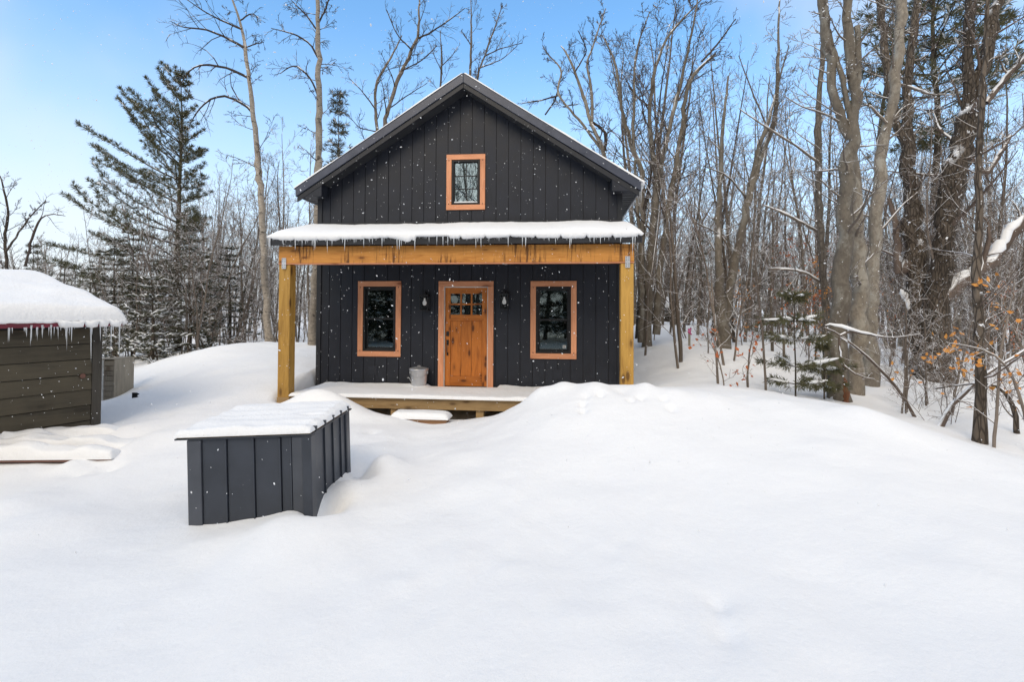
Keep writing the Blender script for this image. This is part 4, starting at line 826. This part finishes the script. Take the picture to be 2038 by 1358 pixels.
hero('forked_tree', 'dark forked tree rising behind the bucket-side roof slope', 23, [[(748,640,6),(752,420,5.5),(751,262,5),(746,197,4.4),(749,161,4),(772,125,3),(787,99,2.4),(800,70,1.4)],[(752,420,6),(764,247,6),(790,164,5.6),(817,105,5),(833,72,4),(834,0,2.6),(838,-40,1.6)]], 'bark_grey', 'twig_high', TOP, 3, thin=.66,
     limbs=[[(833,76,3),(860,62,2.5),(885,46,2),(925,16,1)],[(800,140,2.4),(840,120,1.8),(870,90,1)],[(746,215,2.4),(720,180,1.8),(695,155,1)],[(751,262,2),(715,255,1.4),(690,225,.8)],[(775,215,2.2),(810,190,1.6),(850,165,1)],[(820,100,2.6),(790,70,2),(770,20,1.2)]], limb_n=7)
hero('thin_tree', 'thin bare tree top showing just beside the cabin ridge', 25, [[(872,640,4),(876,300,3.4),(876,171,2.8),(880,122,2.2),(877,85,1.4),(876,60,1)]], 'bark_grey', 'twig_high', TOP, 4, thin=.75, limbs=[[(880,130,1.6),(900,110,1.2),(912,92,.8)],[(878,140,1.5),(862,105,1),(855,85,.7)]])
hero('forked_tree', 'bare tree with two leaders standing right behind the cabin ridge', 24, [[(936,640,5),(935,300,4.4),(935,145,3.6),(938,82,2.8),(938,20,1.6),(936,-20,1)],[(938,250,3.4),(951,145,3),(964,112,2.6),(987,49,1.8),(1000,10,1)]], 'bark_grey', 'twig_high', TOP, 5, thin=.72, limbs=[[(964,112,2),(990,98,1.6),(1040,85,1)],[(955,135,1.8),(1000,118,1.4),(1030,90,.8)],[(938,90,1.6),(918,60,1)]], limb_n=7)
hero('crooked_tree', 'crooked many-limbed tree behind the woodland-side eave', 20, [[(1215,640,6),(1212,420,6),(1205,307,5.5),(1186,265,5),(1176,245,4.6),(1165,205,4.2),(1145,142,3.2),(1130,110,2.4),(1117,91,1.6)],[(1176,250,4),(1179,239,4),(1179,182,3.6),(1166,128,3),(1179,94,2.4),(1205,17,1.3)],[(1200,300,4),(1176,270,3.6),(1156,242,3.4),(1105,185,2.8),(1122,137,2.2),(1090,110,1.6),(1080,90,1)]], 'bark_beech', 'twig_high', TOP, 6, thin=.8,
     limbs=[[(1205,300,4.5),(1205,262,4),(1180,243,3)],[(1110,190,2.2),(1075,200,1.8),(1040,205,1.2)],[(1085,228,2),(1105,200,2),(1115,160,1.3)],[(1120,212,1.8),(1150,207,1.2)],[(1145,142,2),(1170,100,1.5),(1150,60,1)]], limb_n=7)
hero('clump_beech', 'clump of smooth grey beech stems beside the cabin porch post', 15.5, [[(1286,700,10),(1289,594,9),(1301,455,8),(1308,346,7),(1299,313,6),(1290,228,5),(1302,137,4),(1327,74,3.2),(1367,28,2.2),(1400,-5,1.4)],[(1306,666,9),(1313,532,8),(1332,408,7),(1344,331,6),(1361,242,5.4),(1363,171,5),(1398,128,4),(1423,107,2.6)],[(1276,682,8),(1277,500,7.4),(1279,331,6),(1259,300,5.4),(1253,279,5),(1233,199,4),(1233,159,3.4),(1219,108,2.4),(1199,71,1.4)],[(1290,640,8),(1300,480,7),(1316,327,5.6),(1333,250,5),(1353,171,4.4),(1373,85,3.2),(1384,28,2.2),(1390,-10,1.5)],[(1282,560,5),(1268,400,4.4),(1260,256,3.8),(1262,171,3.2),(1265,100,2.4),(1293,23,1.3)]], 'bark_beech', 'twig_high', TOP, 7, thin=.80,
     limbs=[[(1397,122,2.6),(1432,83,2.2),(1464,37,1.4)],[(1290,210,2),(1265,190,1.6),(1240,150,1)],[(1350,200,2),(1375,150,1.6),(1395,60,1)]])
hero('forked_tree', 'grey tree forking low into a leaning pair of trunks at the wood edge', 14.8, [[(1440,682,15),(1438,640,13),(1428,516,8),(1431,440,7),(1434,340,5),(1440,240,3.6),(1450,150,2)],[(1442,640,11),(1465,516,9),(1487,402,8),(1518,300,7),(1543,242,5.4),(1549,142,4),(1549,48,2.6),(1552,0,1.6)],[(1487,402,6),(1500,330,5),(1530,240,4),(1548,170,2.6),(1570,90,1.4)]], 'bark_beech', 'twig', BIG, 8, thin=.85,
     limbs=[[(1490,400,2.6),(1450,350,2),(1400,330,1.2)],[(1460,520,2.4),(1440,470,2),(1380,440,1.2)],[(1530,260,2.4),(1500,190,1.8),(1470,110,1)]])
hero('beech_tree', 'stout smooth grey beech with a rotten hollow at its foot', 9.6, [[(1672,806,18),(1669,647,15.5),(1678,524,14),(1684,400,13.5),(1693,309,14),(1693,263,12),(1703,216,10),(1693,124,9),(1687,0,8.5),(1680,-80,7)],[(1692,275,9),(1684,262,8.5),(1662,216,8),(1653,124,8),(1641,46,8.5),(1635,-20,8)],[(1694,240,6),(1681,173,5),(1662,108,4.5),(1650,60,4)],[(1700,225,8),(1707,124,6.5),(1707,52,5.5)]], 'bark_beech', 'twig', BIG, 9,
     limbs=[[(1690,640,2.2),(1676,560,1.8),(1690,520,1.2)],[(1692,255,3),(1640,225,2.4),(1600,215,1.5),(1560,190,1)]], wob=.06)
hero('beech_tree', 'second smooth beech trunk standing close against the hollow one', 10.1, [[(1702,806,14),(1706,694,16),(1710,632,16),(1709,539,14),(1704,431,12.5),(1702,380,11),(1699,330,9),(1696,290,7)]], 'bark_beech', 'twig', dict(BIG, n=(9, 5, 4)), 10, wob=.05)
hero('beech_tree', 'tall grey beech leaning away from the hollow beech', 11, [[(1734,712,15),(1734,601,12.5),(1737,524,11.5),(1746,415,11),(1752,371,11),(1758,294,10),(1771,232,9.5),(1783,170,9.5),(1789,93,9.5),(1795,0,9),(1800,-80,8)]], 'bark_beech', 'twig', BIG, 11, wob=.08,
     limbs=[[(1783,165,3),(1815,175,2.4),(1850,188,1.8),(1900,188,1.2)],[(1765,245,3),(1725,205,2.4),(1714,211,1.6)],[(1760,260,2.4),(1800,210,2),(1820,205,1.2)]], snow=[[(1790,168,2),(1815,174,2.2),(1850,186,1.8)]])
hero('dark_tree', 'rough dark trunk that splits in two above the snowy limb', 13, [[(1836,680,26),(1830,586,21),(1816,431,16),(1814,387,13),(1805,294,10),(1783,247,8),(1765,155,7.5),(1758,77,7),(1749,-10,6.5)],[(1810,330,9),(1808,263,8.5),(1805,170,8),(1815,90,7),(1826,0,6.5),(1832,-60,6)]], 'bark_dark', 'twig_red', BIG, 12, wob=.1,
     limbs=[[(1806,520,9),(1792,560,8),(1785,500,7),(1780,430,6),(1770,395,4)]], snow=[[(1792,580,6),(1803,600,7),(1812,625,5)],[(1785,512,5),(1792,530,5)]])
hero('dark_tree', 'massive dark leaning trunk with a thick limb under heavy snow', 12.4, [[(1862,680,25),(1867,586,21),(1885,431,19),(1894,371,20),(1919,263,19),(1941,201,16),(1953,155,13),(1969,77,11),(1987,0,10),(2003,-80,8)],[(1925,250,10),(1928,216,10),(1925,139,9),(1930,60,9),(1934,-20,9)]], 'bark_dark', 'twig_red', BIG, 13, wob=.1,
     limbs=[[(1874,592,15),(1890,578,14),(1913,564,13.5),(1953,539,12.5),(1990,508,11),(2006,477,10.5),(2038,440,9.5),(2070,400,8)],[(1962,205,6),(2006,148,5),(2038,117,4),(2080,60,3)],[(1900,340,7),(1945,305,5.5),(1962,360,5),(1985,310,4.5),(2010,270,3.5)]],
     snow=[[(1893,574,9),(1913,560,11),(1935,548,10)],[(1958,532,10),(1990,502,10),(2006,471,10),(2036,436,9)],[(1880,440,8),(1888,420,9),(1897,412,6)],[(1888,350,6),(1897,320,6),(1905,300,5)],[(1925,145,6),(1930,134,7),(1938,132,5)]])
hero('rough_tree', 'slim brown-barked tree standing beside the hollow beech', 11.4, [[(1647,790,7.5),(1644,616,7),(1635,493,6.5),(1628,340,6),(1628,216,5.5),(1638,93,4.5),(1645,0,3.5),(1650,-60,3)]], 'bark_grey', 'twig', BIG, 14,
     limbs=[[(1638,565,2.8),(1610,545,2.4),(1570,536,2),(1530,535,1.2)],[(1630,462,3.2),(1590,440,2.8),(1550,420,2.4),(1518,408,1.8)],[(1628,322,3),(1590,295,2.6),(1540,262,2),(1490,230,1.4),(1470,215,1)]], snow=[[(1634,560,1.8),(1610,544,2),(1570,535,1.8),(1530,534,1.2)],[(1625,460,2),(1590,439,2.2),(1550,419,2),(1525,410,1.5)],[(1600,301,1.5),(1560,275,1.8),(1520,248,1.4)]])
hero('rough_tree', 'straight dark tree at the foot of the snow bank with clinging orange leaves', 7.5, [[(1950,888,10.5),(1952,760,8.5),(1945,600,7.5),(1945,500,7),(1947,402,6.5),(1950,309,5.6),(1953,200,4.8),(1962,100,3.8),(1965,0,3),(1968,-60,2.5)]], 'bark_dark', 'twig_red', dict(BIG, n=(22, 5, 3), t0=(.12, .2, .15), lr=(.15, .45, .45), rmin=.004), 15, wob=.06)
hero('far_tree', 'twisted bare tree rising behind the plank shed roof', 24, [[(14,640,6),(12,530,5),(10,470,4.5),(18,420,3.5),(8,380,2.5),(0,350,1.5)],[(12,500,3.6),(40,460,3),(60,430,2.2),(90,400,1.2)]], 'bark_dark', 'twig_high', TOP, 16, thin=.6, limbs=[[(50,530,4.5),(62,480,4),(80,430,3),(100,425,2),(130,430,1)]])

# bent snowy saplings and thin branches over the bank
BENT = dict(BRUSH, n=(7, 4), t0=(.2, .15), lr=(.22, .5), rmin=.004, up=(0, 0, 0), seg=(6, 4, 3))
hero('bent_sapling', 'bent sapling arching over under a white line of snow by the hollow beech', 8.6, [[(1842,860,3.2),(1815,812,3),(1780,765,2.8),(1740,722,2.6),(1705,690,2.4),(1672,668,2.2),(1655,650,2),(1640,652,1.4)],[(1672,668,2.4),(1690,655,2.6),(1720,665,2.2),(1770,674,1.4),(1830,665,.8)],[(1670,672,2.2),(1671,700,2),(1676,728,1.8),(1705,748,1.6),(1740,755,1)]], 'twig_red', 'twig_red', BENT, 31, cat='sapling', wob=.08,
     snow=[[(1642,650,3),(1655,646,4),(1675,653,4),(1720,664,3),(1766,673,2)],[(1672,672,2.4),(1700,690,2.4),(1740,726,2.2)],[(1671,690,2),(1675,726,2),(1704,746,2)]])
hero('bent_sapling', 'leaning dark branch crossing behind the orange-leaved tree', 8.2, [[(1855,842,4.5),(1890,805,4.2),(1940,762,4),(1990,725,3.6),(2038,700,3),(2090,670,2.5)]], 'twig_red', 'twig_red', BENT, 32, cat='sapling', wob=.08)
hero('bent_sapling', 'dark thin sapling bowed over into a hoop on the snow', 8.0, [[(2028,868,5),(2022,820,4.5),(2010,780,3.6),(1985,762,3),(1950,760,2.4),(1900,768,1.8),(1860,775,1.2)]], 'bark_dark', 'twig_red', BENT, 33, cat='sapling', wob=.06)
for k, (lab, Y, st) in enumerate([('thin upright sapling standing alone on the open snow by the bent branch', 9.5, [(1845,828,2.2),(1843,760,2),(1842,690,1.8),(1838,610,1.2)]), ('slanting thin sapling between the bent branch and the dark trunk', 9.0, [(1888,845,2.4),(1902,770,2.2),(1920,700,1.8),(1935,640,1.2)]),
        ('slim leaning sapling in front of the beech clump', 12.5, [(1357,715,4),(1350,640,3.6),(1345,560,3),(1338,480,2.4),(1330,380,1.4)]), ('whip-thin stem rising alone behind the snow bank crest', 9.4, [(1432,775,2.4),(1425,700,2.2),(1422,640,2),(1416,560,1.2)]),
        ('whip-thin dark stem beside the young pine', 8.9, [(1527,790,2.6),(1522,720,2.2),(1516,640,2),(1505,560,1.4),(1500,480,1)]), ('thin stem with twigs before the beech trunks', 9.0, [(1803,735,2.6),(1800,690,2.2),(1806,640,1.8),(1800,600,1)])]):
    hero('thin_sapling', lab, Y, [st], 'twig', 'twig_red', dict(BENT, n=(9, 4), lr=(.3, .5), up=(.02, .02, 0)), 50+k, cat='sapling', wob=.05)
# leaf-bearing twigs: saplings with orange and rust leaves
LEAF = dict(BENT, n=(8, 3), lr=(.40, .5), leaf=(1, .42, .085))
for k, (lab, Y, st, mt) in enumerate([('sapling with bright orange leaves hanging beside the dark straight tree', 7.3, [(1975,905,3),(1985,800,2.6),(1990,700,2.2),(2010,620,1.8),(2020,560,1)], 'orange'), ('low branch of orange leaves reaching past the dark straight tree', 7.2, [(2045,830,2.5),(2000,712,2.2),(1960,690,1.8),(1920,690,1.4),(1885,682,.8)], 'orange'),
        ('small sapling with a few rust leaves beside the young pine', 8.8, [(1490,790,2.2),(1488,740,2),(1492,700,1.6),(1500,660,1)], 'rust'), ('tiny sapling with rust leaves on the snow bank crest', 8.4, [(1445,795,1.8),(1438,740,1.5),(1420,690,1),(1400,665,.8)], 'rust'), ('sapling with rust leaves against the forked grey tree', 13, [(1560,680,2.4),(1556,600,2),(1560,520,1.4)], 'rust')]):
    hero('leafy_sapling', lab, Y, [st], 'twig', 'twig_red', (dict(LEAF, n=(9, 3), leaf=(1, .5, .085)) if Y < 8 else dict(LEAF, leaf=(1, .28, .08))) if Y < 10 else dict(LEAF, n=(7, 3), leaf=(1, .25, .08)), 70+k, cat='sapling', leafm=mt, wob=.05)
# rotten hollow in the beech foot
q = U(1683, 782, 9.45); e = MB(); r = random.Random(5)
pts = [(q.x-.03+.02*math.sin(i*2), q.y-.02+.004*i, q.z-.28+i*.07) for i in range(9)]
o = e.tube(pts, [.06,.075,.085,.085,.08,.07,.055,.045,.02], 9).build('hollow', M['rotten'], next(o for o in bpy.data.objects if o.get('label', '').startswith('stout smooth grey beech')), True); o.matrix_parent_inverse = Matrix.Translation(-o.parent.location)

# conifers
def tuft(T, q, d, s, n, rg, flat=0, wd=.042):
    D = unit(d); A = rg.normal(size=(n, 3)); A = D[None, :]*.9+A*.55
    if flat: A[:, 2] *= .4
    A /= np.linalg.norm(A, axis=1)[:, None]; B = np.cross(A, rg.normal(size=(n, 3))); B /= np.linalg.norm(B, axis=1)[:, None]; L_ = s*rg.uniform(.6, 1.1, size=(n, 1)); w_ = s*wd
    V = np.stack([q+B*w_, q+A*L_*.55+B*w_, q+A*L_, q+A*L_*.55-B*w_], 1).reshape(-1, 3); T.raw(V, np.arange(4*n).reshape(n, 4))
def conifer(name, label, x, y, H_, reach, seed, needle, n_whorl, per, bias=(0, 0), droop=0.0, lift=.3, z0=.06, tuf=.30, tn=12, snow=.0, r0=.14, group=None, step=.28, prof=None, fans=3, flat=0):
    rg = np.random.RandomState(seed); W_, Nd, S = Tubes(), Tubes(), Tubes(); e = empty(name, (x, y, g1(x, y))); tag(e, label, 'tree', group)
    tz = np.linspace(-.4, H_, 14); W_.add(np.stack([.05*np.sin(tz), .05*np.cos(tz*1.3), tz], -1), np.maximum(.012, r0*(1-tz/H_*.96)), 8); B = Tubes()
    for k in range(n_whorl):
        t = z0+(1-z0)*(k+rg.uniform(0, .6))/n_whorl; h = t*H_
        for j in range(per):
            az = rg.uniform(0, 6.28) if per < 3 else 6.28*(j+rg.uniform(-.3, .3))/per+k*.9
            d = np.array([math.cos(az), math.sin(az), 0]); w_ = 1+bias[0]*d[0]+bias[1]*d[1]; pr = prof(t) if prof else (1-t)**.75
            ln = max(.25, reach*pr*w_*rg.uniform(.7, 1.15)); n = max(3, int(ln/.35)+2); d = unit(d+np.array([0, 0, lift*(t-.25)*1.6-droop*(1-t)])); p = np.array([0, 0, h]); pts = [p]
            for i in range(n): d = unit(d+rg.normal(size=3)*.07+np.array([0, 0, .05*lift])); p = p+d*ln/n; pts.append(p)
            pts = np.array(pts); B.add(pts, np.linspace(.012+.011*ln*.6, .006, n+1), 4)
            m_ = max(2, int(ln/step))
            for q in np.linspace(.22, 1, m_):
                i = min(n-1, int(q*n)); base = pts[i]+(pts[i+1]-pts[i])*(q*n-i if q < 1 else 1); tan = unit(pts[i+1]-pts[i]); tuft(Nd, base, tan+np.array([0, 0, .25]), tuf, tn, rg, flat)
                for _ in range(fans):
                    sd_ = unit(tan*.6+np.cross(tan, [0, 0, 1])*rg.choice((-1, 1))*rg.uniform(.5, 1.1)+np.array([0, 0, rg.uniform(-.1, .3)])); off = sd_*ln*.20*rg.uniform(.4, 1.2)*(1.25-q)
                    tuft(Nd, base+off, sd_+np.array([0, 0, .2]), tuf*.9, tn, rg, flat)
                    if rg.random() < snow: snow_pat(S, base+off, sd_, tuf*rg.uniform(.5, .9), rg)
                if rg.random() < snow: snow_pat(S, base, tan, tuf*rg.uniform(.6, 1.1), rg)
    link('trunk', W_.mesh('trunk', M['bark_dark']), e); tag(link('branches', B.mesh('branches', M['bark_dark']), e), kind='stuff'); link('crown', Nd.mesh('crown', M[needle], False), e)
    if S.n: tag(link('bough_snow', S.mesh('bough_snow', M['roof_snow']), e), kind='stuff')
    return e
def snow_pat(S, q, d, s, rg):
    d = np.array(d); d[2] *= .6; d = unit(d); pts = [q+d*s*t+np.array([0, 0, .02+.03*math.sin(t*3.1)]) for t in (-.5, -.2, .2, .5, .8)]; S.add(pts, np.array([.15, .8, 1, .8, .15])*s*.13, 5)
p = U(352, 690, 20)
conifer('white_pine', 'large dark pine with boughs sweeping far out beyond the plank shed', p.x, p.y, 11.2, 3.1, 9, 'needle', 20, 6, bias=(-.62, -.1), lift=.75, z0=.08, tuf=.215, tn=15, snow=.07, r0=.15, step=.20, fans=3, prof=lambda t: (1-t)**.7*(.75+.5*min(1, t*2.2)))
for k, (px, Y, H_, rch, sn, lab) in enumerate([(300, 15.5, 2.6, 1.35, .55, 'low hemlock bowed under thick snow behind the weathered booth'), (225, 17, 4.2, 2.0, .18, 'snow-dusted hemlock standing between the shed roof and the pine'), (375, 18, 4.6, 1.9, .10, 'hemlock with drooping boughs below the big pine'), (262, 18.5, 4.6, 1.9, .14, 'hemlock half hidden behind the snow-dusted one'), (455, 21, 4.2, 1.6, .08, 'small dark hemlock among the thin saplings')]):
    p = U(px, 700, Y); conifer('hemlock', lab, p.x, p.y, H_, rch, 20+k, 'needle_dark', int(H_*3.2)+3, 5, droop=.25, lift=.1, z0=.05, tuf=.2, tn=9, snow=sn, r0=.07, step=.24, flat=1)
for k, (px, Y, H_, rch, lab) in enumerate([(668, 22, 11.0, 1.35, 'narrow dark spruce top beside the straight birch'), (62, 34, 6.2, 2.0, 'small dark spruce far behind the plank shed'), (125, 36, 5.2, 1.9, 'rounded far spruce next to the small dark one'), (178, 30, 4.0, 1.7, 'short spruce seen over the shed roof slope'), (1395, 30, 5.5, 1.8, 'dark spruce deep in the woods behind the beech clump'), (1530, 26, 4.6, 1.7, 'spruce half hidden behind the forked grey tree')]):
    p = U(px, 690, Y); conifer('spruce', lab, p.x, p.y, H_, rch, 40+k, 'needle_dark', int(H_*2.4), 5, lift=.15, droop=.1, tuf=.30, tn=9, snow=.08, r0=.1, step=.34, fans=2)
p = U(1868, 690, 16)
conifer('white_pine', 'tall pine whose dark boughs fill the gap between the big dark trunks', p.x, p.y, 15.5, 2.7, 61, 'needle', 22, 5, bias=(.1, 0), lift=.5, z0=.42, tuf=.30, tn=12, snow=.10, r0=.16, step=.30, prof=lambda t: (1-max(0, (t-.6)/.4))**.6*min(1, (t-.38)/.12))
# spruces across the clearing behind the camera, dark in the window glass
src = next(o for o in bpy.data.objects if o.get('label') == 'dark spruce deep in the woods behind the beech clump')
for i, (x, y, s_) in enumerate([(-9, -12, 2.0), (-6.5, -16, 2.3), (-3.6, -11, 1.9), (-1.2, -15, 2.2), (1.2, -19, 2.5), (3.4, -12, 1.8), (6.2, -16, 2.3), (8.6, -12.5, 2.0), (11.5, -16, 2.4), (-12.5, -15, 2.2), (14.5, -13, 2.2), (0.2, -11.5, 1.5), (-10.6, -7.5, 1.7), (-12.2, -9.5, 1.9), (-13.9, -7.6, 1.8), (-15.2, -12, 2.2), (-11.4, -11.5, 2.1)]):
    e = src.copy(); col.objects.link(e); e.location = (x, y, g1(x, y)); e.scale = (s_, s_, s_); e.rotation_euler = (0, 0, i*1.3); tag(e, 'dark spruce mirrored in the cabin window glass', 'tree', 'spruces mirrored in the windows')
    for ch in src.children: c = ch.copy(); col.objects.link(c); c.parent = e
# young pine on the bank
def young_pine(label, px, py, Y, H_, reach, seed):
    rg = np.random.RandomState(seed); p = U(px, py, Y); W_, Nd, S = Tubes(), Tubes(), Tubes(); e = empty('young_pine', (p.x, p.y, g1(p.x, p.y))); tag(e, label, 'tree')
    W_.add(np.array([(0, 0, -.3), (.01, 0, .5), (-.01, 0, 1.1), (.0, 0, H_)]), [.016, .014, .010, .006], 6)
    for h, ln, n in ((.22, .62, 5), (.52, .72, 6), (.98, .72, 6), (1.30, .55, 5), (1.72, .30, 4), (H_, .12, 3)):
        if h > H_: continue
        for j in range(n):
            az = 6.28*(j+rg.uniform(-.2, .2))/n+h*3; l_ = ln*reach*rg.uniform(.75, 1.15); d = unit(np.array([math.cos(az), math.sin(az), .12])); pts = [np.array([0, 0, h])]
            for i in range(5): d = unit(d+rg.normal(size=3)*.06+np.array([0, 0, .02])); pts.append(pts[-1]+d*l_/5)
            W_.add(pts, np.linspace(.008, .004, 6), 4)
            for i in range(2, 6):
                for _ in range(3): tuft(Nd, pts[i]+rg.normal(size=3)*.03, unit(pts[i]-pts[i-1])+rg.normal(size=3)*.5+np.array([0, 0, -.35]), .125, 16, rg)
            if rg.random() < .65: S.add(np.array(pts[1:])+np.array([0, 0, .022]), np.array([.008, .024, .03, .026, .008])*rg.uniform(.7, 1.2), 6)
    link('trunk', W_.mesh('trunk', M['bark_dark']), e); link('crown', Nd.mesh('crown', M['needle'], False), e); tag(link('bough_snow', S.mesh('bough_snow', M['roof_snow']), e), kind='stuff')
young_pine('young pine with snow-lined boughs in front of the hollow beech', 1583, 806, 8.9, 1.72, .85, 3)
young_pine('small pine seedling growing beside the hollow beech trunk', 1640, 800, 9.3, .95, .6, 4)

# falling snow
rg = np.random.RandomState(9); n = 9000; Yd = 2.6+7.8*rg.rand(n)**.7; pxs = rg.uniform(-40, 2080, n); pys = rg.uniform(-20, 1250, n)
X_ = (pxs-CX)/F*Yd; Z_ = 2.05-(pys-615)/F*Yd; keep = Z_ > .5; X_, Yd, Z_ = X_[keep], Yd[keep], Z_[keep]; T = Tubes()
for x, y, z in zip(X_, Yd, Z_):
    u, v = WH(x, y)
    if v > -.1 and abs(u) < 3.6: continue
    s_ = rg.choice((.0020, .0030, .0042, .0062), p=(.50, .31, .15, .04)); a = unit(rg.normal(size=3)+np.array([.6, 0, -.6])); l_ = s_*rg.uniform(1, 2.0); T.add([np.array([x, y, z])-a*l_, (x, y, z), np.array([x, y, z])+a*l_], [s_*.3, s_, s_*.3], 4)
tag(link('falling_snow', T.mesh('falling_snow', M['snow'])), 'light scattered snowflakes drifting down through the air', 'snow', kind='stuff')
